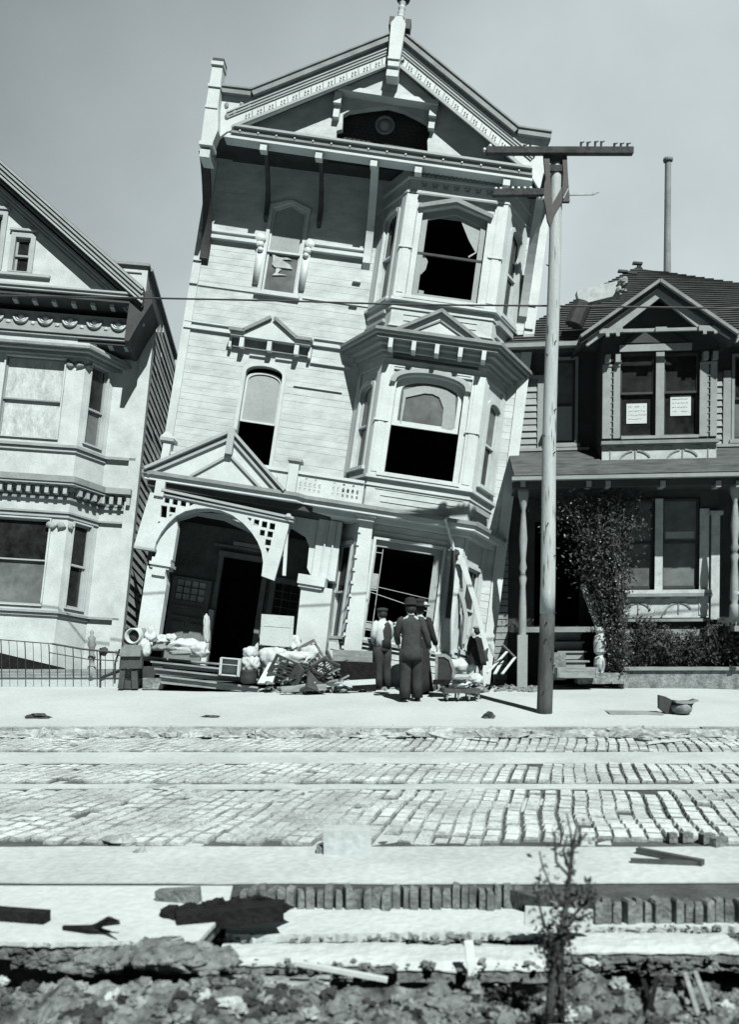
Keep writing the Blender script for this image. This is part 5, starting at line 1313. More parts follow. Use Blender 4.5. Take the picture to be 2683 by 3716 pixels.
def chair(c, x, y, dep, rz, rx, ry, label, s=1.0, m_='darkwood', group='broken chairs in the heap'):
    fr = F(c, x, y, dep, rz, rx, ry); t = thing('broken_chair', at(c, x, y, dep), label, 'chair', group)
    MB(fr).box(-.2*s, .2*s, .40*s, .44*s, -.2*s, .2*s).build('seat', m_, t)
    for sx in (-1, 1): MB(fr).bar((sx*.17*s, 0, .18*s), (sx*.17*s, .4*s, .17*s), .04*s).build('leg', m_, t); MB(fr).bar((sx*.17*s, 0, -.2*s), (sx*.17*s, .4*s, -.18*s), .04*s).build('leg', m_, t)
    b = MB(fr)
    for sx in (-1, 1): b.bar((sx*.18*s, .42*s, -.18*s), (sx*.19*s, .88*s, -.25*s), .035*s)
    b.bar((-.2*s, .86*s, -.25*s), (.2*s, .86*s, -.25*s), .06*s, .03*s).bar((-.2*s, .62*s, -.21*s), (.2*s, .62*s, -.21*s), .04*s, .02*s)
    for k in range(4): b.bar((-.1*s+k*.066*s, .44*s, -.19*s), (-.1*s+k*.066*s, .86*s, -.25*s), .014*s)
    b.build('backrest', m_, t); return t
chair('S2', 800, 960, 17.3, 40, 70, 20, 'dark chair lying on its back at the left end of the wreckage heap')
chair('S2', 950, 900, 17.5, -20, 50, -60, 'dark chair tumbled sideways in the middle of the wreckage heap')
chair('S2', 1120, 880, 17.6, 15, -12, -28, 'dark wooden chair leaning back against the heap, its slatted back raised highest')
chair('S2', 1300, 900, 17.9, 160, 95, 10, 'dark chair overturned beside the flat bed frame')
ln_ = MB(WF); ln_.plate([], 0, 0) if False else None
def plank(name, c, p0, p1, dep0, dep1, w_, h_, m_, label, cat='plank', group=None):
    o = MB(WF).bar(tuple(at(c, *p0, dep0)), tuple(at(c, *p1, dep1)), w_, h_).build(name, m_); return tag(o, label, cat, group)
GW = 'loose sticks and boards in the wreckage heap'
stl = 'splintered stick or board tangled in the dark wreckage heap before the porch column'
for i in range(46):
    x, y = rn2.uniform(560, 1250), rn2.uniform(700, 960); a = rn2.uniform(-.5, .5)+(math.pi/2 if rn2.random() < .25 else 0); l = rn2.uniform(60, 260)
    y2 = min(985-max(0, x-700)*.05, y+l*math.sin(a)); dd_ = 17.0+(985-y)/300*.9
    plank('stick', 'S2', (x, y), (x+l*math.cos(a), y2), dd_, dd_+rn2.uniform(-.2, .2), rn2.uniform(.02, .05), rn2.uniform(.02, .04), rn2.choice(['darkwood', 'wood', 'char', 'wood', 'trim']), stl, 'stick', GW)
sm = MB(F('S2', 900, 900, 17.5))
for i in range(90):
    sm.blob(rn2.uniform(-.8, .8), rn2.uniform(-.2, .06), rn2.uniform(-.3, .3), rn2.uniform(.02, .07), rn2.uniform(.02, .05), rn2.uniform(.02, .06), .4, 7, i)
tag(sm.build('shattered_plaster', 'stone'), 'shattered plaster and scraps filling the wreckage heap', 'rubble', None, 'stuff')
bf = thing('bed_frame', at('S2', 1400, 900, 17.8), 'long dark bed frame lying flat behind the man in shirtsleeves', 'bed')
MB(WF).bar(tuple(at('S2', 1170, 780, 18.0)), tuple(at('S2', 1680, 800, 17.9)), .10, .9).build('side_rail', 'wood', bf); MB(WF).bar(tuple(at('S2', 1160, 830, 17.7)), tuple(at('S2', 1690, 850, 17.6)), .11, .6).build('frame', 'char', bf)
plank('loose_board', 'S2', (960, 935), (1680, 895), 17.2, 17.3, .07, .10, 'trim', 'long pale board along the front edge of the wreckage heap', group='long boards at the front of the heap')
plank('loose_board', 'S2', (560, 990), (1100, 960), 17.0, 17.0, .04, .12, 'wood', 'low grey board at the front left edge of the wreckage heap', group='long boards at the front of the heap')
wb_ = thing('slatted_headboard', at('S2', 1060, 720, 17.9), 'grey slatted wooden panel sticking up slantwise from the heap', 'headboard')
MB(WF).bar(tuple(at('S2', 1040, 530, 18.0)), tuple(at('S2', 1190, 820, 17.6)), .22, .03).build('panel', 'wood', wb_)
MB(WF).bar(tuple(at('S2', 1100, 530, 17.95)), tuple(at('S2', 1240, 800, 17.6)), .05, .05).build('rail', 'darkwood', wb_)
# items by the boy: chair, low cart and bundles
ca2 = thing('armchair', at('P', 930, 1060, 16.6), 'small upholstered chair with dark curved back beside the low bench', 'chair')
fr = F('P', 925, 1060, 16.6, -12)
MB(fr).plate([(-.13, .20), (.13, .20), (.14, .36), (.08, .56), (0, .62), (-.12, .62)], -.22, -.14).build('backrest', 'coatgrey', ca2)
MB(fr).plate([(-.18, .18), (-.13, .2), (-.12, .62), (.0, .62), (.09, .56), (.15, .36), (.14, .2), (.18, .18), (.19, .38), (.12, .60), (.0, .68), (-.17, .67)], -.225, -.12).build('back_frame', 'wood', ca2)
MB(fr).box(-.18, .18, .12, .20, -.2, .16).build('seat', 'char', ca2)
for sx in (-1, 1):
    for sd2 in (-.18, .14): MB(fr).bar((sx*.15, -.0, sd2), (sx*.15, .13, sd2), .035).build('leg', 'darkwood', ca2)
lbn = thing('low_bench', at('P', 1180, 1160, 16.1), 'low dark bench on short turned legs carrying the bundles', 'bench')
fr = F('P', 1130, 1150, 16.1, 6)
MB(fr).box(-.36, .30, .11, .19, -.2, .14).build('bench_top', 'darkwood', lbn)
for sx in (-.3, -.1, .1, .27): MB(fr).bar((sx, 0, .1), (sx+.01, .12, .1), .03).build('leg', 'fascia', lbn); MB(fr).bar((sx, 0, -.16), (sx+.01, .12, -.16), .03).build('leg', 'fascia', lbn)
bundle('P', 1110, 980, .20, .10, .16, 16.15, 'flat white bundle with a grey fold on the low bench', seed=31)
bundle('P', 1275, 930, .15, .13, .15, 16.3, 'rounded white pillow leaning on the low bench in front of the boy', seed=32, rough=.07)
bundle('P', 1100, 800, .26, .20, .2, 17.2, 'large white sheet heap behind the armchair', seed=33, rough=.15)
bundle('P', 1110, 930, .14, .04, .12, 16.05, 'grey folded cloth on the white bundle on the bench', 'greycloth', 'cloth', 34, .2, 'grey cloths')
bundle('P', 1270, 1050, .19, .09, .14, 16.3, 'grey round basket behind the pillow, at the boy\'s feet', 'greycloth', 'basket', 35, .15, 'grey cloths')
# litter along the wall to the right of the boy
for i, (p0, p1, w_) in enumerate((((1400, 870), (1610, 640), .05), ((1480, 880), (1560, 740), .06), ((1560, 880), (1700, 700), .05), ((1480, 700), (1420, 560), .04), ((1370, 620), (1400, 740), .05), ((1560, 560), (1690, 690), .035))):
    plank('loose_board', 'P', p0, p1, 17.3, 18.0, w_, .02, 'trim' if i < 3 else 'wood', ['pale board propped at a slant right of the boy, first from him', 'pale board propped at a slant right of the boy, second from him', 'pale board propped at a slant, farthest right beside the pole', 'short grey board upright behind the boards by the boy', 'thin slat standing close behind the boy', 'thin dark slat leaning by the dark house wall'][i], group='boards leaning by the right corner of the leaning house')
fr8 = lambda pts, d: [M.p('Z8', x, y, d) for x, y in pts]
o = MB(M).plate(fr8([(1180, 530), (1225, 530), (1325, 860), (1400, 1180), (1370, 1190), (1285, 840)], 1.0), .99, 1.03).build('leaning_plank', 'trim'); tag(o, 'wide white plank leaning diagonally across the right bay window', 'plank', 'white planks propped across the bay window')
o = MB(M).plate(fr8([(1190, 745), (1215, 745), (1255, 950), (1235, 1130), (1210, 1130), (1228, 950)], .93), .93, .96).build('leaning_plank', 'trim2'); tag(o, 'narrow pale plank hanging beside the dark shadow tube', 'plank', 'white planks propped across the bay window')
rub2 = MB(WORLD)
for i in range(170):
    x = rn2.uniform(1.6, 3.4) if i % 3 else rn2.uniform(-1.2, 2.2); y = rn2.uniform(17.4, 18.25); rub2.blob(x, walk_z(y)+.02, -y, rn2.uniform(.02, .08), rn2.uniform(.02, .06), rn2.uniform(.02, .07), .4, 7, i)
tag(rub2.build('wall_rubble', 'stone'), 'broken plaster and brick strewn along the foot of the leaning house', 'rubble', None, 'stuff')
pr_ = thing('foundation_stone', at('S1', 470, 890, 17.8), 'square white footing block under the left end of the front steps', 'stone')
MB(F('S1', 470, 895, 17.8)).box(-.2, .2, 0, .22, -.2, .1).build('block', 'stone', pr_)
MB(F('S1', 430, 780, 17.9)).box(-.22, .24, 0, .24, -.3, .0).build('pier', 'wall3', pr_)
# ================================================================ PEOPLE
from mathutils import Matrix
def person(loc, rz, height, label, parts, lean=0.0, turn=0.0, arms=None, legs=None, female=False, head_turn=0.0):
    t = thing('person', loc, label, 'person')
    s = height/1.75; rot = Matrix.Rotation(R_(rz), 3, 'Z')
    def Wp(q):
        v = Vector(q)*s
        v.x += lean*v.z; v = rot @ v; return v
    arms = arms or {-1: [(-.25, .02, 1.16), (-.26, .10, .92)], 1: [(.25, .02, 1.16), (.26, .10, .92)]}
    legs = legs or {-1: [(-.10, .02, .50), (-.11, -.02, .08)], 1: [(.10, .02, .50), (.12, .02, .08)]}
    V = [(0, 0, .96), (0, 0, 1.12), (0, -.01, 1.32), (0, 0, 1.46), (0, .01, 1.53), (0, .02, 1.60), (0, .02, 1.68), (0, .01, 1.73)]
    Rr = [.12, .11, .11, .06, .05, .085, .092, .06]; E_ = [(i, i+1) for i in range(7)]
    def add(p, r, par): V.append(p); Rr.append(r); E_.append((par, len(V)-1)); return len(V)-1
    ct, st = math.cos(R_(head_turn)), math.sin(R_(head_turn))
    def hd_(x, y, z): return (x*ct-y*st, .02+x*st+y*ct, z)
    add(hd_(0, .115, 1.61), .014, 5); add(hd_(.09, 0, 1.62), .014, 5); add(hd_(-.09, 0, 1.62), .014, 5); add(hd_(0, .07, 1.54), .03, 5)
    hands = []
    for sx in (-1, 1):
        a = add((sx*.165, -.01, 1.41), .045, 3); b = add(arms[sx][0], .045, a); c_ = add(arms[sx][1], .028, b)
        e0 = Vector(arms[sx][0]); h0 = Vector(arms[sx][1]); dr = (h0-e0).normalized(); pm = add(tuple(h0+dr*.06), .036, c_)
        sd_ = Vector((0, 1, 0))
        if abs(dr.y) > .8: sd_ = Vector((0, 0, 1))
        for k in range(4):
            o_ = sd_*(.03-.02*k); L = (.075, .085, .08, .062)[k]
            f1_ = add(tuple(h0+dr*.11+o_), .0095, pm); f2_ = add(tuple(h0+dr*(.11+L*.55)+o_-Vector((sx*.012, 0, 0))), .0085, f1_); add(tuple(h0+dr*(.11+L*.9)+o_-Vector((sx*.035, 0, 0))), .007, f2_)
        th_ = add(tuple(h0+dr*.06+sd_*.045), .011, pm); add(tuple(h0+dr*.10+sd_*.062), .009, th_)
        hp = add((sx*.095, 0, .90), .095, 0); kn_ = add(legs[sx][0], .062, hp); an = add(legs[sx][1], .042, kn_)
        add((legs[sx][1][0]+sx*.01, legs[sx][1][1]+.15, .04), .036, an)
    me = bpy.data.meshes.new('body'); me.from_pydata([tuple(Wp(q)) for q in V], E_, []); 
    bm = bmesh.new(); bm.from_mesh(me); L_ = bm.verts.layers.skin.verify()
    for i, v in enumerate(bm.verts): v[L_].radius = (Rr[i]*s, Rr[i]*s); v[L_].use_root = (i == 0)
    bm.to_mesh(me); bm.free(); me.materials.append(MAT['skin'])
    o = bpy.data.objects.new('body', me); COL.objects.link(o); o.parent = t
    m1 = o.modifiers.new('skin', 'SKIN'); m1.use_smooth_shade = True; m2 = o.modifiers.new('sub', 'SUBSURF'); m2.levels = 1; m2.render_levels = 1
    # clothes: frame in body axes
    X = np.array(rot @ Vector((1, 0, 0)))*s; Y = np.array(rot @ Vector((0, 1, 0)))*s; Z = np.array([0, 0, 1])*s+X*lean
    fr = Frame(loc, X, Z, -Y)
    def tb(name, m_, path, rad):     # tube in body coordinates
        m = MB(fr).tube([(p[0], p[2], -p[1]) for p in path], rad, 12); m.smooth = True; return m.build(name, m_, t)
    def lf(name, m_, rings, fold=.05, seed=0): return MB(fr).loft([(q[0], q[2], -q[1], q[3], q[4]) for q in rings], 24, fold, seed).build(name, m_, t)
    def mid(a, b, k): return tuple(a[i]+(b[i]-a[i])*k for i in range(3))
    parts(dict(tb=tb, lf=lf, arms=arms, legs=legs, mid=mid, fr=fr, t=t, hd=hd_))
    return t
def shoes(k, m_='black'):
    for sx in (-1, 1):
        a = k['legs'][sx][1]; m = MB(k['fr']).blob(a[0]+sx*.012, .045, -(a[1]+.055), .05, .05, .135, .03, 14, 0, -.8); m.build('shoe', m_, k['t'], True)
def trousers(k, m_='trousers'):
    for sx in (-1, 1):
        kn, an = k['legs'][sx]; hip = (sx*.09, 0, .93)
        k['tb']('trouser_leg', m_, [hip, k['mid'](hip, kn, .5), kn, k['mid'](kn, an, .5), (an[0], an[1], .07)], [.12, .115, .10, .095, .10])
    k['lf']('trouser_seat', m_, [(0, 0, .80, .15, .11), (0, -.01, .88, .18, .135), (0, 0, 1.0, .165, .12), (0, 0, 1.04, .16, .115)], .03)
def sleeves(k, m_, r=1.0, cuff=1.0):
    for sx in (-1, 1):
        e, h = k['arms'][sx]; sh = (sx*.165, -.01, 1.43)
        k['tb']('sleeve', m_, [(sx*.13, -.01, 1.45), sh, k['mid'](sh, e, .5), e, k['mid'](e, h, .5), k['mid'](e, h, cuff)], [.05*r, .066*r, .066*r, .058*r, .053*r, .045*r])
def hat(k, m_, kind='bowler', z=1.70):
    fr = k['fr']; m = MB(fr)
    if kind == 'bowler': m.lathe(0, -.02, [(.15, z-.005), (.155, z), (.11, z+.005), (.105, z+.06), (.09, z+.10), (.05, z+.125), (.01, z+.13)], 22)
    elif kind == 'cap': m.lathe(0, -.015, [(.10, z-.03), (.125, z), (.13, z+.03), (.09, z+.055), (.02, z+.065)], 22); m.box(-.06, .06, z-.03, z-.015, -.16, -.08)
    else: m.lathe(0, -.02, [(.19, z-.02), (.22, z), (.13, z+.01), (.12, z+.07), (.14, z+.10), (.10, z+.13), (.02, z+.14)], 22)
    return m.build('hat', m_, k['t'], True)
def hair(k, r=.1): MB(k['fr']).blob(0, 1.635, .005, .098, .10, .10, .03, 18, 1).build('hair', 'hair', k['t'], True)
# man in dark jacket, back to the camera
def p_jacket(k):
    trousers(k); shoes(k); sleeves(k, 'coatgrey', 1.05)
    k['lf']('jacket', 'coatgrey', [(0, -.01, .73, .195, .16), (0, -.01, .86, .185, .15), (0, -.01, 1.0, .17, .14), (0, -.01, 1.12, .158, .13), (0, -.01, 1.28, .172, .13), (0, -.01, 1.38, .178, .12), (0, 0, 1.45, .13, .09), (0, 0, 1.49, .075, .07)], .05, 2)
    k['lf']('collar', 'coat', [(0, 0, 1.46, .085, .08), (0, .0, 1.52, .07, .065)], .02); hair(k); hat(k, 'black', 'bowler')
g0 = on_walk('P', 575, 1185)
person(g0, 4, 1.80, 'man in dark jacket and round hat seen from behind, standing nearest the camera', p_jacket, lean=-.005,
       arms={-1: [(-.24, .08, 1.17), (-.20, .24, 1.02)], 1: [(.27, .00, 1.17), (.33, .08, .94)]}, legs={-1: [(-.10, .01, .50), (-.12, -.05, .08)], 1: [(.10, .06, .50), (.11, .04, .08)]}, head_turn=30)
# woman in long dark coat beside him
def p_woman(k):
    shoes(k); sleeves(k, 'black', 1.1)
    k['lf']('long_coat', 'black', [(0, -.02, .05, .28, .26), (0, -.02, .3, .25, .23), (0, -.01, .6, .215, .19), (0, 0, .9, .18, .15), (0, 0, 1.08, .14, .115), (0, 0, 1.25, .165, .13), (0, -.01, 1.38, .18, .12), (0, 0, 1.45, .13, .09), (0, 0, 1.50, .065, .06)], .09, 5)
    hair(k); hat(k, 'black', 'wide', 1.71)
    m = MB(k['fr'])
    for i, (a, b, c) in enumerate(((-.13, 1.77, .02), (-.16, 1.73, .03), (-.12, 1.71, .05), (.12, 1.73, .03))): m.blob(a, b, c, .05, .045, .045, .25, 10, i)
    m.build('hat_plume', 'white', k['t'], True)
gw = on_walk('P', 665, 1095)
person(gw, -10, 1.74, 'woman in long black coat and plumed hat, beside the man in dark jacket', p_woman, arms={-1: [(-.23, .1, 1.17), (-.15, .25, 1.05)], 1: [(.24, .02, 1.17), (.30, .14, .96)]}, head_turn=-40)
# man in white shirtsleeves and dark waistcoat
def p_vest(k):
    trousers(k); shoes(k); sleeves(k, 'white', 1.15)
    k['lf']('shirt', 'white', [(0, -.01, .92, .165, .12), (0, -.01, 1.1, .165, .125), (0, -.01, 1.28, .185, .13), (0, -.01, 1.38, .19, .12), (0, 0, 1.45, .14, .09), (0, 0, 1.50, .07, .065)], .05, 8)
    m = MB(k['fr']).loft([(.03, .90, .02, .155, .135), (.03, 1.1, .015, .155, .14), (.035, 1.28, .015, .165, .145), (.05, 1.40, .015, .12, .12), (.06, 1.46, .01, .08, .07)], 24, .03, 3); m.build('waistcoat', 'coat', k['t'])
    hair(k); hat(k, 'coat', 'cap', 1.71)
gv = on_walk('P', 265, 1050)
person(gv, 25, 1.62, 'man in white shirt, dark waistcoat and cap standing at the left of the group', p_vest, arms={-1: [(-.24, -.04, 1.18), (-.16, .12, 1.05)], 1: [(.24, .08, 1.18), (.22, .24, 1.02)]}, head_turn=-20)
# child in pale dress between them
def p_child(k):
    shoes(k); sleeves(k, 'lace', 1.15)
    k['lf']('pale_dress', 'lace', [(0, 0, .38, .24, .22), (0, 0, .6, .20, .18), (0, 0, .95, .15, .12), (0, 0, 1.1, .14, .115), (0, 0, 1.3, .16, .12), (0, 0, 1.44, .13, .09), (0, 0, 1.50, .07, .06)], .1, 9)
    hair(k); hat(k, 'white', 'wide', 1.70)
gc = on_walk('P', 430, 980)
person(gc, 15, 1.25, 'child in pale patterned dress and light hat half hidden between the two men', p_child)
# boy in cap and dark coat
def p_boy(k):
    shoes(k); sleeves(k, 'black', 1.1)
    for sx in (-1, 1):
        kn, an = k['legs'][sx]; k['tb']('stocking', 'greycloth', [(sx*.09, 0, .62), kn, (an[0], an[1], .08)], [.09, .062, .05])
    k['lf']('coat', 'black', [(0, -.01, .62, .27, .20), (0, -.01, .75, .265, .19), (0, -.01, .95, .235, .165), (0, -.01, 1.15, .20, .15), (0, -.01, 1.32, .19, .14), (0, -.01, 1.41, .15, .11), (0, 0, 1.48, .07, .065)], .06, 4)
    hair(k); hat(k, 'greycloth', 'cap', 1.72)
gb = on_walk('P', 1290, 1010)
person(gb, -8, 1.22, 'boy in dark coat and round cap watching from behind, right of the group', p_boy, head_turn=10)
# ================================================================ RIGHT FRONT: WALL, HEDGE, VINE
rwm = MB(Rf); rwm.plate([(-1.18, -.45), (6, -.45), (6, .17), (-1.18, .17)], 1.25, 1.5)
rw = rwm.build('wall_body', 'stone'); rw.name = 'retaining_wall'; tag(rw, 'low rough stone retaining wall below the hedge of the dark house', 'wall')
tag(MB(Rf).box(-1.22, 6, .17, .235, 1.2, 1.56).build('wall_coping', 'fascia'), 'grey timber coping along the top of the low retaining wall', 'coping')
crate('coal_box', 'R2', 530, 1590, .80, .20, .3, 17.9, 'wood', 'splintered wooden box at the foot of the dark house steps', 'box')
tag(MB(F('R2', 720, 1635, 17.9)).box(-.5, .5, 0, .22, -.3, 0).build('stone_step', 'stone'), 'pale stone step at the gate between the steps and the retaining wall', 'step')
tag(MB(F('R2', 420, 1610, 18.0)).box(-.16, .16, 0, .55, -.3, 0).build('stone_gatepost', 'stone'), 'short square pale post just right of the utility pole', 'post')
def foliage(mb, n, fn, size, rnd):
    for i in range(n):
        p = fn(rnd); 
        if p is None: continue
        s_ = size*rnd.uniform(.6, 1.4); a = Vector((rnd.gauss(0, 1), rnd.gauss(0, 1), rnd.gauss(0, 1))).normalized(); b = a.cross(Vector((rnd.gauss(0, 1), rnd.gauss(0, 1), rnd.gauss(0, 1)))).normalized()
        P = Vector(p); mb.add([tuple(P-a*s_), tuple(P+b*s_*.45), tuple(P+a*s_), tuple(P-b*s_*.45)], [(0, 1, 2, 3)])
    return mb
def shrub(name, c, label, ru, rv, rd, n, size, seed, group=None, m_='leaf', cat='shrub'):
    rnd = random.Random(seed); t = thing(name, Rf.w(c[0], c[1]-rv, c[2]), label, cat, group)
    def fn(r):
        a = Vector((r.gauss(0, 1), r.gauss(0, 1), r.gauss(0, 1))).normalized(); k = r.random()**.35
        f = 1+.9*noise.noise(a*2.2+Vector((seed, 0, 0)))
        if noise.noise(a*4+Vector((0, seed, 0))) > .28: return None
        return (c[0]+a.x*ru*k*f, c[1]+a.y*rv*k*f, c[2]+a.z*rd*k*f)
    foliage(MB(Rf), n, fn, size, rnd).build('foliage', m_, t)
    s_ = MB(Rf)
    for i in range(6): s_.tube([(c[0]+rnd.uniform(-.1, .1), c[1]-rv, c[2]), (c[0]+rnd.uniform(-.5, .5)*ru, c[1], c[2]+rnd.uniform(-.2, .2)), (c[0]+rnd.uniform(-.9, .9)*ru, c[1]+rv*.8, c[2]+rnd.uniform(-.3, .3))], [.015, .01, .004], 5)
    s_.build('stem', 'bark', t); return t
hl = ['leafy shrub rising highest in the hedge, under the carved window panel', 'second shrub of the hedge, right of the tallest one', 'third shrub of the hedge, in the middle of the retaining wall', 'fourth shrub of the hedge, near the right edge of the photo', 'shrub at the right edge of the photo in the hedge']
for i, (u, v, ru, rv) in enumerate(((-.62, .78, .33, .52), (-.15, .62, .38, .42), (.35, .62, .38, .40), (.85, .72, .38, .50), (1.35, .72, .4, .5))): shrub('hedge_shrub', (u, v, 1.25), hl[i], ru, rv, .3, 1900, .034, 40+i, 'shrubs of the hedge')
shrub('hedge_shrub', (-.95, .42, 1.3), 'low sparse shrub at the left end of the retaining wall', .16, .22, .15, 300, .03, 50, 'shrubs of the hedge')
vn = thing('climbing_vine', Rf.w(-1.25, .0, 1.4), 'climbing vine with pale flowers covering the porch corner of the dark house', 'vine')
rv_ = random.Random(77)
stems = []
for i in range(14):
    x = -1.25+rv_.uniform(-.2, .15); pts = [(x, 0.1, 1.5)]
    for k in range(7): x += rv_.uniform(-.22, .10) if k < 5 else rv_.uniform(-.35, .30); pts.append((x, .1+(k+1)*.52, 1.5+rv_.uniform(-.15, .3)))
    stems.append(pts)
sm = MB(Rf)
for p in stems: sm.tube(p, [.022-.002*k for k in range(8)], 5)
sm.build('stem', 'bark', vn)
def vfn(r):
    p = r.choice(stems); k = r.randint(1, 7); q = Vector(p[k]).lerp(Vector(p[k-1]), r.random()); sp = .13+.035*k
    if q.y < 1.9: sp *= .35
    xx = q.x+r.gauss(0, sp)
    if xx > -.95 and q.y < 2.9 and r.random() < .8: return None
    if xx > -.55: return None
    return (xx, q.y+r.gauss(0, .14), min(q.z+r.gauss(0, .10), 2.2))
foliage(MB(Rf), 7500, vfn, .040, rv_).build('foliage', 'leaf', vn); foliage(MB(Rf), 900, vfn, .034, rv_).build('pale_foliage', 'leafpale', vn)
def vfn2(r): 
    q = vfn(r); return q
fl = MB(Rf)
for i in range(26):
    q = vfn(rv_)
    if q: fl.blob(q[0], q[1], q[2]+.1, .016, .014, .012, .3, 6, i)
fl.build('flower', 'white', vn)

# ================================================================ THINGS ON THE SIDEWALK AND ROAD
bt = thing('broken_basin', on_walk('R2', 1220, 1835), 'broken dark tin basin with a torn rim lying on the pale sidewalk at the right', 'basin')
bfr = box_frame(on_walk('R2', 1220, 1840)); k_ = 1/1.855*14.6/FOC
r2 = lambda pts: [((x-1220)*k_, -(y-1840)*k_) for x, y in pts]
MB(bfr).plate(r2([(1105, 1712), (1145, 1722), (1190, 1745), (1250, 1752), (1310, 1750), (1342, 1738), (1340, 1760), (1320, 1790), (1230, 1790), (1190, 1845), (1150, 1835), (1105, 1800)]), -.1, .0).build('basin_shell', 'iron', bt)
MB(bfr).blob(.15/2, .10, .02, .16, .11, .16, .12, 14, 4, -.8).build('plaster_lump', 'stone', bt, True)
MB(bfr).plate(r2([(1190, 1745), (1250, 1752), (1310, 1750), (1342, 1738), (1345, 1748), (1300, 1764), (1240, 1766), (1195, 1760)]), .0, .16).build('basin_rim', 'fascia', bt)
dr = MB(WF); p0 = on_walk('R2', 750, 1830); p1 = on_walk('R2', 1110, 1835); dr.bar(tuple(p0+np.array([0, 0, .01])), tuple(p1+np.array([0, 0, .01])), .5, .02)
tag(dr.build('flat_plank', 'wood'), 'flat wide grey board lying on the sidewalk left of the broken basin', 'board')
def shard(c, x, y, l, h_, label, m_='fascia', walk=True, seed=0, cat='debris', group='scraps scattered on the pavement'):
    p = on_walk(c, x, y) if walk else on_flat(c, x, y); fr = box_frame(p, random.uniform(-20, 20))
    m = MB(fr).blob(0, h_*.3, 0, l/2, h_, l*.3, .45, 12, seed, -.4); return tag(m.build('pavement_scrap', m_), label, cat, group)
shard('G1', 165, 190, .42, .05, 'flat dark curved scrap on the sidewalk near the left edge', 'iron', seed=1)
shard('G1', 935, 186, .30, .025, 'thin dark scrap on the sidewalk in front of the steps', 'iron', seed=2)
shard('G2', 530, 192, .20, .07, 'small dark lump on the sidewalk left of the utility pole', 'iron', seed=3)
shard('G1', 530, 750, .24, .05, 'dark lump on the road left of centre', 'kerb', False, 4); shard('G1', 620, 790, .09, .03, 'small dark stone just right of the dark lump on the road', 'kerb', False, 5)
shard('G1', 725, 500, .34, .02, 'thin dark streak of debris on the near track strip', 'kerb', False, 6); shard('G1', 140, 652, .32, .02, 'flat grey scrap on the road at the left', 'kerb', False, 7)
def rplank(name, c, p0, p1, z, w_, h_, m_, label, cat='plank', group='planks lying on the road'):
    a = on_flat(c, *p0, z); b = on_flat(c, *p1, z); return tag(MB(WF).bar(tuple(a), tuple(b), w_, h_).build(name, m_), label, cat, group)
rplank('road_plank', 'G4', (1190, 225), (1480, 280), .03, .05, .035, 'darkwood', 'dark plank slanting across the blocks at the right, the upper of two')
rplank('road_plank', 'G4', (1160, 272), (1470, 284), .02, .035, .03, 'darkwood', 'thin dark plank on the blocks at the right, the lower of two')
rplank('road_plank', 'G2', (1180, 285), (1320, 305), .03, .06, .03, 'darkwood', 'short dark wood splinter on the far blocks, right of the pole')
rplank('road_plank', 'G2', (1230, 300), (1400, 285), .05, .05, .03, 'trim', 'pale split board beside the dark splinter on the far blocks')
rplank('road_plank', 'G2', (440, 285), (560, 300), .02, .07, .02, 'darkwood', 'dark flat board on the far blocks left of the pole')
rplank('road_plank', 'G2', (250, 268), (380, 288), .02, .04, .02, 'wood', 'thin grey board on the far blocks below the group of people')
rplank('road_plank', 'G1', (700, 258), (900, 252), .02, .04, .02, 'kerb', 'long thin board lying along the gutter, left of centre')
wbx = MB(box_frame(on_flat('G3', 1545, 190), 2)); wbx.box(-.17, .16, 0, .17, -.2, 0)
tag(wbx.build('white_block', 'dust'), 'plain white rectangular block lying on the paving blocks near the centre', 'block')
tag(MB(box_frame(on_flat('G3', 1424, 185), 0)).box(-.032, .03, 0, .05, -.08, 0).build('dark_brick', 'edge'), 'small dark brick beside the left end of the white block', 'brick')
for i, (x, y) in enumerate(((1350, 185), (1415, 183), (1510, 188), (1565, 205))):
    fr = box_frame(on_flat('G4', x, y+10), 10*i); tag(MB(fr).box(-.03-.012*i, .03+.012*i, 0, .07, -.06, 0).build('loose_paving_block', 'edge'), ['dark loose block at the right, leftmost of the four in a row', 'upright dark loose block, second of the four in a row', 'dark loose block, third of the four in a row', 'large dark loose block at the right end of the row'][i], 'paving block', 'loose blocks at the right of the road')
# ---- foreground
ct_ = MB(WF); rr = random.Random(9)
for i in range(26):
    t = i/25; p = on_flat('G3', 770+t*450, 470-t*45, -.02); ct_.blob(p[0], p[1], -.01+.03*rr.random(), rr.uniform(.05, .10), rr.uniform(.04, .08), rr.uniform(.03, .055), .4, 10, i)
a = on_flat('G3', 780, 480, 0); b = on_flat('G3', 1250, 430, 0.01); ct_.bar(tuple(a), tuple(b), .12, .09)
tag(ct_.build('charred_timber', 'char'), 'thick charred black timber lying along the broken street edge', 'timber')
tag(MB(WF).bar(tuple(on_flat('G3', -350, 420, .03)), tuple(on_flat('G3', 208, 462, .025)), .07, .06).build('dark_log', 'char'), 'dark square timber lying on the ground at the left edge', 'timber')
tag(MB(WF).bar(tuple(on_flat('G3', 700, 372, .01)), tuple(on_flat('G3', 882, 362, .04)), .07, .08).build('wood_chock', 'edge'), 'wedge shaped dark wooden chock left of the charred timber', 'wood block')
br_ = thing('fallen_branch', on_flat('G3', 420, 520), 'dry forked branch lying on the smooth ground at the lower left', 'branch')
g3 = lambda x, y, z: tuple(on_flat('G3', x, y, z))
MB(WF).tube([g3(280, 508, .01), g3(400, 515, .02), g3(490, 528, .01)], [.012, .022, .006], 6).tube([g3(405, 512, .02), g3(460, 490, .05), g3(530, 490, .06)], [.02, .016, .006], 6).tube([g3(430, 505, .03), g3(480, 470, .10), g3(528, 480, .12)], [.02, .014, .004], 6).build('bough', 'char', br_)
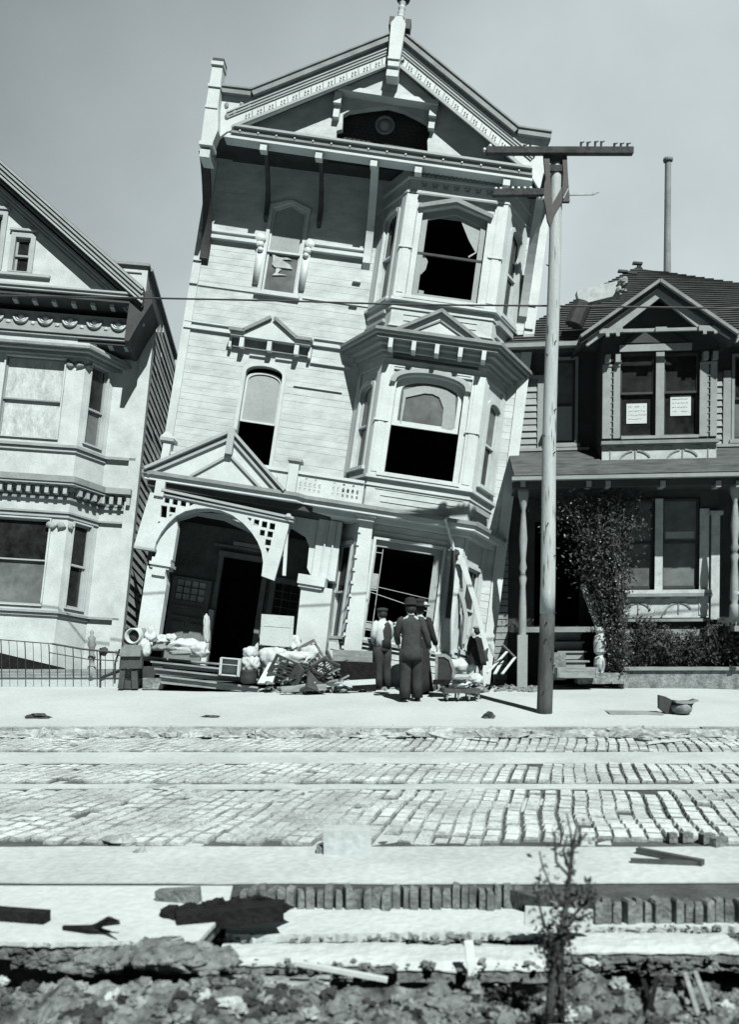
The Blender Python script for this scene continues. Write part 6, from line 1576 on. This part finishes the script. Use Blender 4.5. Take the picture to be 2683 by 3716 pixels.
st_ = thing('wooden_stake', (.24, 4.42, -.4), 'white wooden stake leaning in the hollow below the slabs', 'stake')
MB(WF).bar(tuple(on_flat('G4', 460, 782, -.16)), tuple(at('G4', 440, 625, 4.5)), .045, .03).build('stake_shaft', 'trim', st_); MB(WF).box(0, 0, 0, 0, 0, 0) if False else None
tag(MB(WF).bar(tuple(at('G3', 1310, 665, 4.42)), tuple(at('G3', 1720, 740, 4.38)), .03, .02).build('pale_stick', 'trim'), 'thin pale stick bridging the dark hollow, left of the white stake', 'stick')
tag(MB(WF).bar(tuple(at('G4', 690, 515, 4.8)), tuple(at('G4', 990, 530, 4.8)), .02, .10).build('loose_lath', 'trim'), 'flat pale lath across the paving edge behind the sapling', 'lath')
for i, (x0, y0, x1, y1) in enumerate(((1400, 770, 1470, 990), (1445, 765, 1530, 985), (1215, 800, 1260, 940), (1275, 790, 1245, 930))):
    tag(MB(WF).bar(tuple(at('G4', x0, y0, 4.15)), tuple(at('G4', x1, y1, 3.75)), .02, .012).build('lath', 'wood' if i < 2 else 'char'), ['grey lath standing slantwise in the rubble at the lower right, left one of the pair', 'grey lath standing slantwise in the rubble at the lower right, right one of the pair', 'dark lath in the rubble right of the sapling foot', 'second dark lath crossing it right of the sapling foot'][i], 'lath', 'laths sticking out of the rubble')
# rubble: many small fragments as stuff, the big ones singly
rs = random.Random(31)
def stone(mb, x, y, z, r, sd):
    mb.blob(x, y, z, r*rs.uniform(.8, 1.3), r*rs.uniform(.8, 1.2), r*rs.uniform(.55, .9), .45, 8 if r < .022 else 16, sd, None, 2.6 if r < .022 else 2.0, 0 if r < .022 else .18)
sm = MB(PLAN)
for mt, cnt, lab in (('stone', 1100, 'pale crumbs of mortar and brick in the foreground bank'), ('edge', 1500, 'dark stone chips in the foreground bank'), ('soil', 1800, 'clods of dark soil in the foreground bank')):
    sm = MB(PLAN)
    for i in range(cnt):
        x = rs.uniform(-2.6, 2.9); y = rs.uniform(3.3, 4.27); r = .005+.030*rs.random()**3.0
        if (noise.noise(Vector((x*1.8, y*3, 4))) > .12) == (mt == 'stone') or rs.random() < .3: stone(sm, x, y, ground_z(x, y)+r*.3, r, i*.37)
    tag(sm.build('rubble', mt), lab, 'rubble', None, 'stuff')
sm = MB(PLAN)
for i in range(260):
    x = rs.uniform(-1.2, 2.4); y = rs.choice((4.93, 4.55, 5.03))+rs.gauss(0, .035); r = .005+.018*rs.random()**2; stone(sm, x, y, -.15+(.02 if x > 1 else 0), r, i*.37)
tag(sm.build('slab_crumbs', 'edge'), 'dark crumbs along the cracks between the street slabs', 'rubble', None, 'stuff')
for i in range(46):
    x = rs.uniform(-1.9, 2.0); y = rs.uniform(3.62, 4.22); r = rs.uniform(.016, .040); m = MB(PLAN); stone(m, x, y, ground_z(x, y)+r*.4, r, 100+i*1.3)
    tag(m.build('rubble_stone', ('stone', 'walk', 'edge', 'kerb')[i % 4]), 'fist sized broken stone lying on the rubble bank in the foreground', 'stone', 'larger stones on the rubble bank')
# broken masonry ridge at the lower left
m = MB(PLAN)
for i in range(40): x = -1.6+i*.035+rs.uniform(-.02, .02); stone(m, x, 4.26+rs.uniform(-.03, .03), -.20+.04*rs.random(), rs.uniform(.03, .06), i)
tag(m.build('masonry_ridge', 'stone'), 'ridge of broken masonry standing in the dark hollow at the lower left', 'masonry')
# sapling, close to the camera
sp = thing('sapling', (.98, 3.75, -.2), 'bare leafy sapling with tangled twigs standing out of focus in the foreground', 'sapling')
rp = random.Random(8)
g4 = lambda x, y, d=3.8: tuple(at('G4', x, y, d))
tr_ = MB(WF)
tr_.tube([g4(790, 1040), g4(805, 900), g4(815, 760), g4(835, 640), g4(860, 560), g4(875, 450), g4(890, 330), g4(905, 200), g4(925, 100)], [.024, .022, .019, .017, .015, .012, .010, .008, .004], 8)
tr_.tube([g4(855, 1040), g4(850, 850), g4(850, 700), g4(865, 560)], [.017, .015, .013, .010], 7)
tr_.build('trunk', 'bark', sp, True)
tr_ = MB(WF)
br_l = [[(870, 480), (820, 420), (770, 300), (755, 230)], [(880, 400), (900, 300), (895, 150), (875, 60)], [(830, 640), (780, 560), (745, 440), (760, 330)], [(860, 560), (950, 470), (985, 400)], [(885, 340), (830, 280), (820, 150), (845, 120)], [(870, 470), (930, 430), (975, 400)], [(840, 620), (900, 540), (990, 500)], [(815, 760), (780, 690), (770, 600)], [(880, 250), (930, 190), (965, 150)], [(830, 700), (870, 640), (880, 590)], [(895, 330), (860, 230), (880, 160)]]
for b_ in br_l: tr_.tube([g4(x, y, 3.8+.02*math.sin(x)) for x, y in b_], [.008, .006, .0045, .003][:len(b_)], 5)
tr_.build('branch', 'bark', sp)
lf_ = MB(WF)
def lfn(r):
    b_ = r.choice(br_l); k = r.randint(1, len(b_)-1); t = r.random(); x = b_[k-1][0]+(b_[k][0]-b_[k-1][0])*t; y = b_[k-1][1]+(b_[k][1]-b_[k-1][1])*t
    if y < 380 and r.random() < .72: return None
    q = at('G4', x, y, 3.8); return (q[0]+r.gauss(0, .022), q[1]+r.gauss(0, .03), q[2]+r.gauss(0, .022))
foliage(lf_, 900, lfn, .015, rp)
def lfn2(r): q = at('G4', 840+r.gauss(0, 28), 900+r.uniform(-420, 120), 3.8); return (q[0], q[1]+r.gauss(0, .03), q[2])
foliage(lf_, 330, lfn2, .013, rp); lf_.build('foliage', 'leaf', sp)
# weeds along the trench lip
wd = MB(WF)
def wfn(r): x = r.uniform(.9, 2.3); return (x, r.uniform(4.9, 5.05), -.20+r.uniform(0, .10))
foliage(wd, 300, wfn, .015, rp); tag(wd.build('dry_weeds', 'leaf'), 'dry weeds in the hollow right of the sapling', 'weeds', None, 'stuff')
